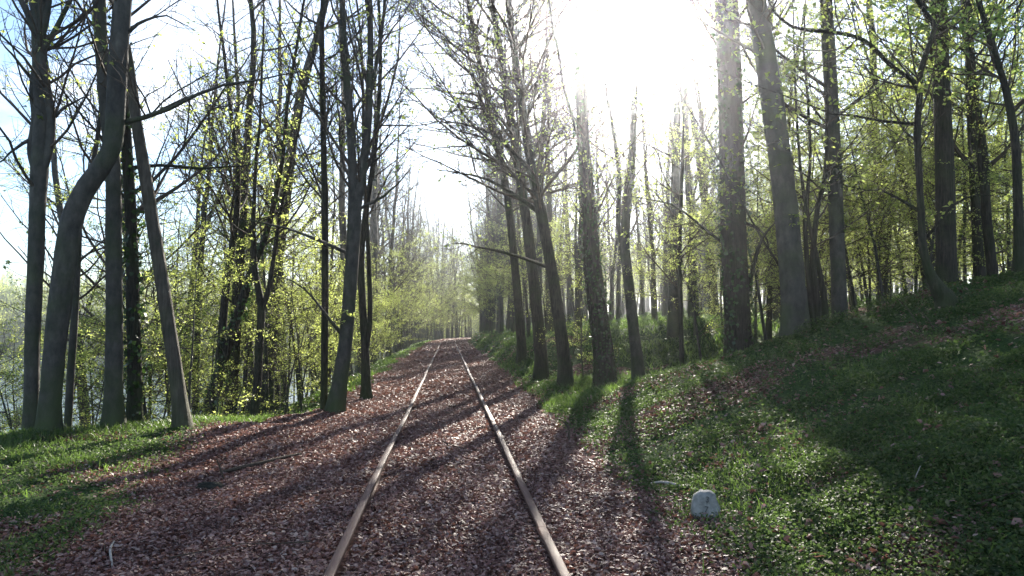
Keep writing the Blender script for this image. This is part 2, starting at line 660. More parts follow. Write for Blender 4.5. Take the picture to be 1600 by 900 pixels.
def spline(pts, n):
    """Catmull-Rom through points (rows may carry a radius too)."""
    p = np.asarray(pts, float)
    p = np.concatenate([[2 * p[0] - p[1]], p, [2 * p[-1] - p[-2]]])
    m = len(p) - 3
    t = np.linspace(0, m - 1e-6, n)
    i = t.astype(int)
    u = (t - i)[:, None]
    a, b, c, d = p[i], p[i + 1], p[i + 2], p[i + 3]
    return 0.5 * (2 * b + (c - a) * u + (2 * a - 5 * b + 4 * c - d) * u ** 2 + (3 * b - a - 3 * c + d) * u ** 3)


# ------------------------------------------------------------------ the ground


def axis(parts):
    out = []
    for a, b, st in parts:
        out.append(np.arange(a, b, st))
    return np.concatenate(out)


def build_ground():
    xs = axis([(-900, -300, 40), (-300, -60, 6), (-60, -16, 1.2), (-16, -8, .35), (-8, 12, .12), (12, 24, .4), (24, 60, 1.5), (60, 200, 8), (200, 901, 50)])
    ys = axis([(-300, -40, 20), (-40, 0, 2), (0, 3, .3), (3, 20, .12), (20, 40, .3), (40, 120, 1.0), (120, 360, 6), (360, 1500, 60)])
    X, Y = np.meshgrid(xs, ys)
    Z = height(X, Y)
    nx, ny = len(xs), len(ys)
    V = np.stack([X, Y, Z], -1).reshape(-1, 3)
    idx = np.arange(nx * ny).reshape(ny, nx)
    F = np.stack([idx[:-1, :-1], idx[:-1, 1:], idx[1:, 1:], idx[1:, :-1]], -1).reshape(-1, 4)
    mb = MB()
    mb.add(V, F)
    o = mb.build("ground", M["ground"])
    a = o.data.attributes.new("litter", "FLOAT", "POINT")
    a.data.foreach_set("value", np.ascontiguousarray(litter_mask(X, Y).ravel(), np.float32))
    tag(o, kind="structure")
    w = MB()
    w.add([(-880, -250, LAKE_Z), (-12.5, -250, LAKE_Z), (-12.5, 1400, LAKE_Z), (-880, 1400, LAKE_Z)], [(0, 1, 2, 3)])
    tag(w.build("lake", M["water"], smooth_=False), kind="structure")


build_ground()

# ------------------------------------------------------------------ rails


def rail_profile(s):
    # half head, web, foot: a closed outline of a flat-bottom rail, head up at z = 0
    return [(-.034, -.005), (-.027, 0), (.027, 0), (.034, -.005), (.034, -.03), (.010, -.043), (.009, -.10), (.055, -.118), (.06, -.13), (-.06, -.13), (-.055, -.118), (-.009, -.10), (-.010, -.043), (-.034, -.03)]


def rail_piece(mb, x0, ya, yb, step, jog=0.0):
    prof = np.array(rail_profile(0))
    ys = np.arange(ya, yb + 1e-6, step)
    ys[-1] = yb
    n = len(prof)
    cx = x0 + track_x(ys) + jog + 0.006 * np.sin(ys * 0.6 + x0)
    cz = 0.006 * np.sin(ys * 0.35 + x0 * 2)
    V = np.stack([cx[:, None] + prof[None, :, 0], np.repeat(ys[:, None], n, 1), cz[:, None] + prof[None, :, 1]], -1).reshape(-1, 3)
    idx = np.arange(len(ys) * n).reshape(len(ys), n)
    nx = np.roll(idx, -1, axis=1)
    F = np.stack([idx[:-1], idx[1:], nx[1:], nx[:-1]], -1).reshape(-1, 4)
    mb.add(V, F)
    # end caps as quads across the outline
    for k in (0, len(ys) - 1):
        r = idx[k]
        caps = [(r[0], r[3], r[2], r[1]), (r[0], r[13], r[4], r[3]), (r[13], r[12], r[5], r[4]), (r[12], r[11], r[6], r[5]), (r[11], r[10], r[7], r[6]), (r[10], r[9], r[8], r[7])]
        mb.F.append(np.array(caps) + (mb.n - len(V)))


def build_rail(x0, joints, label):
    root = empty("rail", (x0, 0, 0), label, "rail", "the two rails of the track")
    cuts = [-6.0] + joints + [118.0]
    for k in range(len(cuts) - 1):
        mb = MB()
        a, b = cuts[k] + (0.006 if k else 0), cuts[k + 1]
        jog = 0.0 if k == 0 else (0.004 if k % 2 else -0.004)
        rail_piece(mb, x0, a, b, 0.4 if b < 40 else 1.5, jog)
        mb.build("rail_length", M["rust"], root, smooth_=False)
    for j in joints:
        if j > 30:
            continue
        fp = MB()
        for s in (-1, 1):
            x = x0 + s * 0.022
            V = [(x + dx, j + dy, -.07 + dz) for dx in (-.009, .009) for dy in (-.23, .23) for dz in (-.028, .028)]
            fp.add(V, [(0, 1, 3, 2), (4, 6, 7, 5), (0, 4, 5, 1), (2, 3, 7, 6), (0, 2, 6, 4), (1, 5, 7, 3)])
            for by in (-.16, -.06, .06, .16):
                P = np.array([[[x, j + by, -.07], [x + s * .03, j + by, -.07]]])
                v, f = tubes(P, np.full((1, 2), .014), 6)
                fp.add(v, f)
        fp.build("fishplate", M["rust"], root, smooth_=False)


build_rail(-0.755, [11.5, 26.5, 41.5, 56.5, 71.5, 86.5], "rusty rail on the lake side, unbroken in front of the camera")
build_rail(0.755, [6.12, 21.1, 36.1, 51.1, 66.1, 81.1, 96.1], "rusty rail on the mound side, with an open joint near the stone")

# ------------------------------------------------------------------ trees


def trunk_lobes(h, r, sides, rng, flare=0.55):
    """Uneven bole: a flare of root lobes at the foot, slight flutes above. h (S,) height over ground."""
    a = np.arange(sides) * 2 * np.pi / sides
    k = rng.randint(3, 6)
    ph = rng.rand(3) * 6.28
    lob = 1 + flare * np.exp(-np.maximum(h, 0) / (1.6 * r + .12))[:, None] * (0.65 + 0.5 * np.cos(k * a + ph[0])[None])
    lob += 0.035 * np.cos(2 * a + ph[1])[None] + 0.03 * np.sin(3 * a[None] + ph[2] + h[:, None] * 0.8)
    lob += 0.03 * rng.randn(len(h), sides) * 0.6
    return lob


HEROES = []


def hero(name_short, label, Y, stems, top=17.0, limb_top=99.0, clear=2.5, limbs=14, limb_len=3.6, bark="bark_grey", leafy=0.0, ivy=0.0, seed=1, limb_trop=0.10,
         limb_angle=(40, 70), extra=(), flare=0.5, dens=1.0, dead=False, group=None, dY=None, leaf="leaf", twig_n=8, sides=14, cat="tree", leaf_size=0.075, name="forest_tree"):
    """A tree whose stems follow the photograph's outline. stems: lists of (px, py, width px); the first one stands on the ground."""
    rng = np.random.RandomState(seed)
    lines = []
    base = None
    for k, st in enumerate(stems):
        pts = []
        m = len(st)
        for q, (px, py, w) in enumerate(st):
            yy = Y if dY is None else Y + dY[min(k, len(dY) - 1)] * q / max(m - 1, 1)
            p = at(px, py, yy)
            r = 0.415 * w * ((p - CAM) @ FWD) / F_PX
            pts.append([*p, r])
        if k == 0:
            gz = float(height(pts[0][0], pts[0][1]))
            if pts[0][2] > gz:          # carry the bole down to the soil
                pts.insert(0, [pts[0][0], pts[0][1], gz - 0.25, pts[0][3]])
            else:
                pts[0][2] = gz - 0.25
            base = np.array([pts[0][0], pts[0][1], gz])
        n = max(8, int(len(pts) * 4))
        s = spline(pts, n)
        # go on above the frame
        hgt = base[2] + top * (1 if k == 0 else 0.96)
        if not dead and s[-1, 2] < hgt - 1.5:
            d = norm((s[-1, :3] - s[-4, :3])[None])[0]
            left_h = hgt - s[-1, 2]
            ns = max(4, int(left_h / 0.8))
            p = s[-1, :3].copy()
            r0 = s[-1, 3]
            ex = []
            for q in range(ns):
                d = d + rng.randn(3) * 0.07
                d[2] += 0.05
                d = norm(d[None])[0]
                p = p + d * left_h / ns
                ex.append([*p, r0 * (1 - (q + 1) / ns * 0.9)])
            s = np.concatenate([s, ex])
        lines.append(s)
    root = empty(name, base, label, cat, group)
    mt = MB()
    for k, s in enumerate(lines):
        P, rr = s[None, :, :3], s[None, :, 3]
        h = s[:, 2] - base[2] if k == 0 else np.full(len(s), 9.0)
        v, f = tubes(P, rr, sides if s[:, 3].max() > .06 else 8, lobes=trunk_lobes(h, s[0, 3], sides if s[:, 3].max() > .06 else 8, rng, flare)[None])
        mt.add(v, f)
        if dead:   # splintered top
            mt.add(np.array([[*(s[-1, :3] + [0, 0, .25])]]), np.zeros((0, 4)))
    mt.build("trunk", M[bark], root)
    if not dead:
        hs = np.concatenate([s[:, 2] for s in lines])
        L1P, L1R = [], []
        for k, s in enumerate(lines):
            tz = s[:, 2] - base[2]
            t0 = np.searchsorted(tz, clear) / max(len(s) - 1, 1)
            t0 = min(max(t0, 0.02), 0.9)
            n = max(3, int(limbs * 1.6 * (1 - 0.3 * (len(lines) > 1))))
            t1 = min(0.99, max(t0 + .1, np.searchsorted(tz, limb_top) / max(len(s) - 1, 1)))
            p, r = grow(s[None, :, :3], s[None, :, 3], [n], t0, t1, limb_angle, limb_len, 7, 0.12, limb_trop, rng, 0.042, 0.4, 0.25, lenpow=0.45)
            L1P.append(p)
            L1R.append(r)
        for e in extra:            # limbs drawn after the photograph
            pts = []
            m = len(e)
            for q, (px, py, w) in enumerate(e):
                pp = at(px, py, Y + (0.12 if q == 0 else -0.15 * q))
                pts.append([*pp, 0.5 * w * ((pp - CAM) @ FWD) / F_PX])
            pts[-1][3] *= 0.35
            pts[-2][3] *= 0.75
            s = spline(pts, 8)
            s[:, :3] += np.cumsum(rng.randn(8, 3) * 0.03, axis=0) * np.linspace(0, 1, 8)[:, None]
            lm = MB()
            v, f = tubes(s[None, :, :3], s[None, :, 3], 7)
            lm.add(v, f)
            lm.build("limb", M[bark], root)
            L1P.append(s[None, :, :3])
            L1R.append(s[None, :, 3])
        ne = len(extra)
        P1, R1 = np.concatenate(L1P), np.concatenate(L1R)
        cm = MB()
        if ne:
            cm.add(*tubes(P1[:-ne], R1[:-ne], 6))
        else:
            cm.add(*tubes(P1, R1, 6))
        len1 = np.linalg.norm(np.diff(P1, axis=1), axis=-1).sum(1)
        P2, R2 = grow(P1, R1, np.maximum(3, (len1 * 2.6 * dens).astype(int)), 0.12, 1.0, (30, 65), len1 * 0.42, 5, 0.13, limb_trop * .8, rng, 0.025, 0.6, 0.3, lenpow=0.5, rmin=0.005)
        cm.add(*tubes(P2, R2, 4))
        len2 = np.linalg.norm(np.diff(P2, axis=1), axis=-1).sum(1)
        P3, R3 = grow(P2, R2, np.maximum(2, (len2 * twig_n * 1.05 * dens).astype(int)), 0.1, 1.0, (30, 65), np.clip(len2 * 0.5, .3, .9), 4, 0.16, 0.05, rng, 0.0065, 0.6, 0.5, lenpow=0.35, rmin=0.003)
        cm.add(*tubes(P3, R3, 3))
        cm.build("crown", M["twig"], root)
        if leafy > 0:
            q = P3[rng.rand(len(P3)) < min(leafy * 1.5, 1)]
            if len(q):
                fm = MB()
                fm.add(*leaves_at(along(q, int(4 * max(1, leafy)), rng), leaf_size, rng, up=.6))
                fm.build("foliage", M[leaf], root, smooth_=False)
    if ivy > 0:
        im = MB()
        s = lines[0]
        seglen = np.linalg.norm(np.diff(s[:, :3], axis=0), axis=1)
        total = seglen.sum()
        n = int(ivy * total * 260)
        t = rng.rand(n) ** 1.25 * (len(s) - 1) * 0.85
        i = np.minimum(t.astype(int), len(s) - 2)
        w = (t - i)[:, None]
        c = s[i] * (1 - w) + s[i + 1] * w
        a = rng.rand(n) * 6.283
        out = np.stack([np.cos(a), np.sin(a), 0.1 * rng.randn(n)], 1)
        keep = vnoise(a * 2, c[:, 2] * 1.2, 1.0, seed) > 0.32
        pos = c[:, :3] + out * (c[:, 3:4] * (0.95 + 0.25 * rng.rand(n)[:, None]) + 0.02 + 0.10 * rng.rand(n)[:, None] ** 2)
        pos, out = pos[keep], out[keep]
        K = len(pos)
        nr = norm(out + rng.randn(K, 3) * 0.45)
        d = np.array([[0, 0, -1.0]]) + rng.randn(K, 3) * 0.5
        d = norm(d - (d * nr).sum(-1, keepdims=True) * nr)
        sd_ = np.cross(nr, d)
        L = (0.055 + 0.04 * rng.rand(K))[:, None]
        V = np.stack([pos, pos + d * L * .4 + sd_ * L * .5, pos + d * L, pos + d * L * .4 - sd_ * L * .5], 1).reshape(-1, 3)
        im.add(V, np.arange(K * 4).reshape(K, 4))
        im.build("ivy", M["ivy"], root, smooth_=False)
    HEROES.append((name_short, root))
    return root


# --- by the lake
hero("forked tree", "grey beech whose trunk splits and rejoins, above the lake", 12.4,
     [[(47, 690, 25), (50, 600, 25), (52, 500, 26), (56, 400, 27), (58, 330, 27), (61, 272, 30)],
      [(61, 275, 20), (50, 235, 17), (56, 185, 16), (53, 140, 16), (60, 95, 18), (62, 60, 18)],
      [(61, 275, 22), (75, 235, 18), (80, 185, 17), (73, 140, 17), (66, 95, 18), (62, 60, 18)],
      [(62, 65, 15), (45, 25, 12), (28, -10, 10)],
      [(62, 65, 14), (72, 30, 12), (78, -10, 10)],
      [(66, 80, 12), (85, 50, 10), (105, 10, 8), (122, -20, 7)]],
     top=15, clear=3.4, limbs=7, leafy=0.10, seed=21, limb_len=2.4, dens=0.9,
     extra=[[(60, 210, 8), (30, 225, 5), (0, 240, 4), (-60, 262, 3)], [(78, 190, 7), (110, 165, 5), (150, 150, 3)], [(55, 130, 7), (25, 95, 5), (-5, 70, 4)]])
hero("curved trunk", "thick beech with a strongly S-curved trunk at the bank's edge", 11.4,
     [[(72, 688, 37), (80, 600, 36), (90, 500, 39), (103, 400, 40), (112, 345, 39), (132, 297, 36), (160, 258, 34), (177, 220, 34), (182, 150, 34), (186, 80, 34), (193, 0, 30), (198, -60, 28)]],
     top=19, clear=5.0, limbs=7, leafy=0.08, limb_len=2.4, seed=22, flare=0.5,
     extra=[[(190, 192, 9), (250, 175, 7), (325, 138, 5), (400, 126, 4), (470, 118, 3)], [(192, 60, 7), (222, 36, 5), (262, 28, 4), (315, 58, 2)]])
hero("straight grey trunk", "straight grey trunk close behind the curved one", 12.3,
     [[(177, 676, 31), (178, 580, 30), (179, 480, 29), (178, 380, 28), (177, 270, 27), (167, 170, 25), (158, 70, 23), (155, 0, 22), (153, -60, 20)]],
     top=19, clear=5.5, limbs=7, leafy=0.08, limb_len=2.4, seed=23, flare=0.5)
hero("slim dark stem", "slim dark stem between the curved and the straight grey trunks", 13.2,
     [[(105, 684, 14), (110, 590, 13), (116, 500, 13), (122, 400, 11), (126, 340, 10), (150, 230, 8), (160, 150, 7)]],
     top=11, clear=2.5, limbs=9, limb_len=2.4, leafy=0.15, seed=24, flare=0.5)
hero("ivy-dark trunk", "dark rough trunk wrapped in ivy beside the leaning pale trunk", 12.8,
     [[(211, 676, 25), (211, 580, 24), (208, 480, 23), (206, 380, 21), (202, 300, 20), (196, 200, 18), (190, 110, 16), (186, 0, 14)]],
     top=16, clear=3.0, limbs=12, bark="bark_dark", ivy=0.25, leafy=0.12, seed=25, flare=0.5,
     extra=[[(200, 262, 6), (260, 258, 5), (340, 262, 4), (410, 255, 3)]])
hero("leaning pale trunk", "pale barkless dead trunk leaning over to its neighbours", 12.2,
     [[(289, 672, 27), (276, 590, 26), (262, 500, 26), (250, 420, 25), (237, 340, 24), (226, 270, 23), (213, 190, 20), (204, 110, 16), (200, 70, 9)]],
     bark="bark_pale", seed=26, flare=0.5, dead=True, name="dead_tree")
# --- below the bank
hero("leaning ivy tree", "twin-stemmed ivy tree leaning over below the bank", 17.5,
     [[(322, 660, 24), (340, 595, 22), (358, 530, 20), (376, 480, 18), (398, 410, 14), (418, 360, 11), (440, 260, 8), (448, 170, 7)],
      [(341, 590, 17), (347, 520, 15), (352, 460, 14), (362, 390, 13), (370, 330, 11), (372, 250, 8)]],
     top=15, clear=4.5, limbs=10, ivy=0.3, bark="bark_dark", leafy=0.3, seed=27)
hero("forking slope tree", "crooked dark tree forking low on the lake slope", 17.0,
     [[(395, 658, 15), (402, 600, 15), (405, 540, 15), (408, 480, 14), (398, 420, 11), (396, 350, 8), (400, 250, 6)],
      [(408, 490, 10), (420, 450, 9), (428, 400, 8), (440, 320, 6)]],
     top=13, clear=4.0, limbs=9, limb_len=3.0, leafy=0.35, bark="bark_dark", seed=28)
hero("thin straight trunk", "thin straight brown trunk just before the twin-stemmed tree", 15.6,
     [[(506, 642, 14), (507, 550, 13), (508, 450, 13), (508, 350, 12), (506, 250, 11), (504, 150, 10), (503, 60, 9), (505, -20, 8)]],
     top=15, clear=3.6, limbs=16, limb_len=2.4, leafy=0.10, seed=29, flare=0.15, bark="bark_dark", twig_n=10)
hero("twin-stemmed tree", "tall tree beside the track splitting into twin upright stems", 15.3,
     [[(524, 642, 31), (532, 590, 28), (540, 530, 26), (546, 460, 26), (551, 390, 26), (554, 330, 26), (551, 280, 18), (548, 200, 16), (541, 110, 14), (536, 40, 12), (534, -30, 11)],
      [(554, 335, 20), (566, 270, 16), (574, 200, 15), (577, 140, 13), (579, 60, 11), (576, -20, 10)],
      [(577, 150, 8), (590, 90, 7), (600, 20, 6)]],
     top=17, clear=4.2, limbs=14, limb_len=3.4, leafy=0.10, dens=0.85, seed=30, limb_angle=(28, 55), limb_trop=0.16, twig_n=12, flare=0.35,
     extra=[[(540, 530, 7), (515, 500, 5), (485, 460, 4), (440, 430, 3)], [(552, 400, 7), (500, 375, 5), (440, 352, 4), (395, 340, 3)], [(555, 330, 6), (610, 300, 5), (650, 262, 3)]])
hero("mossy trunk pair", "pair of dark trunks behind the twin-stemmed tree", 18.2,
     [[(572, 605, 17), (570, 540, 15), (566, 470, 14), (564, 400, 13), (572, 330, 11), (585, 240, 9), (592, 160, 8)],
      [(570, 560, 11), (578, 500, 10), (577, 430, 9), (574, 360, 8)]],
     top=14, clear=4.0, limbs=12, limb_len=2.8, leafy=0.15, bark="bark_dark", seed=31, limb_angle=(28, 60))
# --- beside the line, leaning over it
hero("outer leaning trunk", "dark trunk at the mouth of the hollow leaning over the track", 20.6,
     [[(885, 612, 30), (882, 570, 25), (876, 520, 23), (868, 460, 22), (858, 400, 21), (845, 330, 20), (832, 270, 18), (818, 180, 16), (806, 100, 14), (795, 10, 12), (788, -40, 11)]],
     top=15, clear=4.6, limbs=17, limb_len=5.6, leafy=0.12, dens=1.0, limb_top=15, seed=32, bark="bark_dark", limb_angle=(35, 68), limb_trop=0.1, twig_n=11,
     extra=[[(846, 335, 8), (800, 300, 6), (750, 270, 5), (690, 262, 3)], [(832, 270, 8), (780, 215, 6), (730, 190, 4), (680, 180, 3)], [(862, 420, 6), (810, 400, 5), (750, 385, 4), (700, 380, 3)]])
hero("middle leaning trunk", "middle one of the trunks leaning over the track", 24.5,
     [[(845, 560, 24), (840, 500, 22), (834, 440, 21), (826, 370, 20), (816, 300, 18), (804, 220, 16), (790, 130, 14), (775, 40, 12)]],
     top=16, clear=5.2, limbs=26, limb_len=6.4, leafy=0.12, dens=1.0, seed=33, bark="bark_dark", limb_angle=(45, 80), limb_trop=0.09, twig_n=10)
hero("inner leaning trunk", "innermost of the leaning trunks, nearest the rails", 29.0,
     [[(815, 545, 18), (811, 490, 17), (806, 430, 16), (799, 360, 15), (788, 280, 14), (770, 200, 12), (752, 110, 10), (735, 20, 9)]],
     top=16.5, clear=5.5, limbs=30, limb_len=6.0, leafy=0.12, dens=1.0, seed=34, bark="bark_dark", limb_angle=(45, 80), limb_trop=0.05, twig_n=9)
hero("fluted ivy trunk", "broad fluted trunk hung with ivy and dead stems in the hollow", 19.8,
     [[(946, 618, 40), (943, 560, 34), (938, 500, 32), (930, 440, 30), (924, 380, 28), (918, 300, 26), (912, 220, 24), (908, 130, 22), (904, 40, 20)],
      [(962, 616, 12), (957, 560, 9), (948, 500, 8), (938, 420, 6)],
      [(931, 616, 10), (930, 560, 8), (922, 490, 7), (914, 420, 6)]],
     top=21, clear=3.5, limbs=5, ivy=0.4, leafy=0.3, bark="bark_dark", limb_len=2.8, limb_top=7.5, seed=35)
hero("slender hollow trunk", "slender grey trunk standing behind the foot of the mound", 20.8,
     [[(999, 612, 26), (995, 560, 21), (988, 500, 20), (982, 440, 19), (976, 385, 18), (980, 320, 16), (987, 250, 14), (991, 170, 12), (993, 80, 11)],
      [(976, 390, 10), (966, 350, 9), (968, 280, 8), (958, 200, 7)]],
     top=19, clear=3.5, limbs=5, leafy=0.3, limb_len=2.8, limb_top=7.5, seed=36)
hero("dark pole stem", "thin pole-straight stem beside the rotten log", 17.5,
     [[(1066, 596, 11), (1065, 540, 9), (1063, 470, 9), (1062, 400, 8), (1064, 320, 7), (1067, 230, 6)]],
     top=9, clear=2.2, limbs=8, limb_len=2.6, leafy=0.5, seed=37, bark="bark_dark", flare=0.25)
# --- on the mound
hero("broad dark trunk", "broadest dark ivy-grown trunk, standing on the end of the mound", 16.2,
     [[(1156, 566, 52), (1153, 500, 47), (1149, 420, 46), (1146, 340, 46), (1143, 250, 45), (1140, 150, 44), (1137, 60, 44), (1134, -30, 42)]],
     top=22, clear=4.5, limbs=9, ivy=0.5, leafy=0.4, bark="bark_dark", seed=38,
     extra=[[(1168, 455, 9), (1190, 380, 7), (1225, 330, 5)], [(1150, 345, 7), (1190, 360, 5), (1215, 400, 4)], [(1130, 380, 5), (1060, 330, 4), (980, 312, 3)]])
hero("stout smooth trunk", "stout smooth brown trunk on the crest, tapering and leaning upward", 14.6,
     [[(1244, 540, 52), (1241, 480, 46), (1236, 420, 45), (1230, 350, 44), (1224, 290, 43), (1214, 210, 42), (1203, 130, 41), (1192, 60, 38), (1180, -10, 35), (1172, -60, 34)]],
     top=21, clear=5.5, limbs=14, leafy=0.35, seed=39, flare=0.4)
hero("coppiced stems", "cluster of thin coppiced stems between two mound trunks", 15.0,
     [[(1272, 535, 13), (1266, 470, 10), (1260, 400, 9), (1258, 330, 8), (1266, 250, 6), (1262, 150, 5)],
      [(1280, 535, 16), (1276, 470, 14), (1270, 410, 11), (1277, 330, 9), (1290, 270, 8), (1292, 180, 6)],
      [(1290, 532, 14), (1288, 470, 11), (1278, 410, 8), (1262, 340, 7), (1250, 260, 5)],
      [(1268, 536, 8), (1245, 480, 6), (1220, 420, 5), (1195, 380, 4)]],
     top=9, clear=2.0, limbs=8, limb_len=2.2, leafy=0.6, seed=40, bark="bark_dark", flare=0.2, name="coppice_bush", cat="bush")
hero("upright mound trunk", "upright plain trunk at the crest beside the coppiced stems", 15.2,
     [[(1313, 525, 31), (1311, 460, 28), (1308, 390, 28), (1305, 310, 27), (1302, 220, 26), (1298, 130, 25), (1293, 40, 24), (1289, -40, 22)]],
     top=19, clear=4.0, limbs=14, leafy=0.6, seed=41, flare=0.3)
hero("crooked tree", "small crooked tree with long snaking limbs on the mound top", 11.6,
     [[(1478, 472, 36), (1466, 452, 26), (1452, 425, 17), (1442, 385, 14), (1439, 330, 12), (1436, 270, 12), (1433, 205, 12), (1437, 150, 11), (1440, 105, 10), (1456, 60, 9), (1459, 38, 9), (1445, 18, 8), (1430, -8, 8), (1420, -50, 7)],
      [(1437, 150, 9), (1424, 125, 8), (1392, 102, 8), (1362, 72, 8), (1338, 58, 8), (1300, 50, 8), (1262, 47, 7), (1232, 38, 6), (1206, 12, 5), (1196, -20, 5)],
      [(1433, 194, 7), (1405, 192, 6), (1372, 188, 5), (1335, 181, 5), (1302, 178, 4), (1275, 168, 3), (1255, 160, 3)]],
     top=9, clear=2.2, limbs=12, limb_len=2.2, leafy=1.0, seed=42, bark="bark_dark", flare=0.12, dens=0.8, dY=[0, -0.8, 0.6],
     extra=[[(1437, 330, 6), (1380, 300, 4), (1300, 285, 3)], [(1440, 380, 6), (1500, 310, 4), (1560, 300, 3)]])
hero("thickest hill trunk", "thick dark trunk right behind the crooked tree", 14.4,
     [[(1480, 470, 38), (1479, 420, 35), (1478, 350, 34), (1477, 280, 33), (1474, 200, 31), (1470, 110, 29), (1467, 20, 27), (1464, -50, 26)]],
     top=20, clear=4.0, limbs=15, leafy=0.8, seed=43, bark="bark_dark")
hero("sloping dark trunk", "dark trunk tilting as it climbs, near the picture's edge on the hill", 15.2,
     [[(1552, 446, 20), (1548, 400, 18), (1541, 330, 17), (1538, 250, 16)],
      [(1541, 335, 12), (1530, 250, 9), (1520, 170, 8), (1512, 90, 7)]],
     top=14, clear=2.4, limbs=14, leafy=1.0, seed=44, bark="bark_dark")
hero("paired hill trunk", "dark trunk beside the tilting one on the hill", 16.5,
     [[(1531, 444, 22), (1527, 380, 19), (1523, 300, 17), (1519, 220, 16), (1515, 120, 14), (1512, 20, 12)]],
     top=17, clear=2.8, limbs=14, leafy=1.0, seed=45, bark="bark_dark")
hero("arching trunk", "slim trunk arching out of the frame over the hill", 12.5,
     [[(1593, 442, 20), (1592, 380, 18), (1590, 300, 16), (1586, 220, 15), (1574, 150, 13), (1560, 100, 11), (1545, 50, 10), (1530, 5, 9), (1520, -40, 8)]],
     top=12, clear=2.2, limbs=16, limb_len=2.8, leafy=1.6, seed=46, bark="bark_dark", leaf="leaf_cool", leaf_size=0.085)

# ------------------------------------------------------------------ trees of the wood behind


def proto_tree(seed, H, r, clear, n_limbs, limb_len, leafy, bark, lean=0.05, twig=0.008, dens=1.0, leaf_size=0.058, leafy_low=True, name="forest_tree"):
    rng = np.random.RandomState(seed)
    n = 16
    t = np.linspace(0, 1, n)
    d = rng.randn(2) * lean * H
    bx = np.cumsum(rng.randn(n, 2) * 0.10, axis=0) * (t[:, None] ** 0.8)
    P = np.stack([bx[:, 0] + d[0] * t ** 1.5, bx[:, 1] + d[1] * t ** 1.5, H * t - 0.3], 1)
    rr = r * (1 - t * 0.93)
    root = bpy.data.objects.new(name, None)
    COL.objects.link(root)
    mt = MB()
    mt.add(*tubes(P[None], rr[None], 9, lobes=trunk_lobes(P[:, 2], r, 9, rng, 0.4)[None]))
    if rng.rand() < 0.5:     # forked
        k = rng.randint(5, 9)
        f0 = P[k]
        m = n - k
        tt = np.linspace(0, 1, m)[:, None]
        off = norm(np.append(rng.randn(2), 0)[None])[0] * H * 0.10
        Q = P[k:] * 1.0 + off * tt ** 0.8 - np.array([0, 0, H * .06]) * tt
        mt.add(*tubes(Q[None], (rr[k] * 0.75 * (1 - tt[:, 0] * 0.92))[None], 7))
        lines = [P, Q]
        rads = [rr, rr[k] * 0.75 * (1 - tt[:, 0] * 0.92)]
    else:
        lines, rads = [P], [rr]
    mt.build("trunk", M[bark], root)
    P1, R1 = [], []
    for i, (l, q) in enumerate(zip(lines, rads)):
        t0 = clear / H if i == 0 else 0.1
        a, b = grow(l[None], q[None], [n_limbs if i == 0 else n_limbs // 2], t0, 0.99, (35, 72), limb_len, 6, 0.13, 0.08, rng, 0.045, 0.45, 0.25, lenpow=0.5)
        P1.append(a)
        R1.append(b)
    P1, R1 = np.concatenate(P1), np.concatenate(R1)
    cm = MB()
    cm.add(*tubes(P1, R1, 5))
    l1 = np.linalg.norm(np.diff(P1, axis=1), axis=-1).sum(1)
    P2, R2 = grow(P1, R1, np.maximum(3, (l1 * 3.0 * dens).astype(int)), 0.12, 1, (30, 65), l1 * .42, 4, .14, .06, rng, .022, .6, .35, lenpow=.5, rmin=.008)
    cm.add(*tubes(P2, R2, 3))
    l2 = np.linalg.norm(np.diff(P2, axis=1), axis=-1).sum(1)
    P3, R3 = grow(P2, R2, np.maximum(2, (l2 * 5.5 * dens).astype(int)), 0.1, 1, (30, 65), np.clip(l2 * .55, .35, 1.1), 3, .18, .04, rng, twig, .6, .6, lenpow=.35, rmin=twig * .75)
    cm.add(*tubes(P3, R3, 3))
    cm.build("crown", M["twig"], root)
    if leafy > 0:
        sel = rng.rand(len(P3)) < leafy
        if leafy_low:
            sel &= rng.rand(len(P3)) < smooth(0.75, 0.35, P3[:, 0, 2] / H) + 0.06
        q = P3[sel]
        fm = MB()
        fm.add(*leaves_at(along(q, 9, rng), leaf_size, rng, up=.62))
        fm.build("foliage", M["leaf"], root, smooth_=False)
    return root


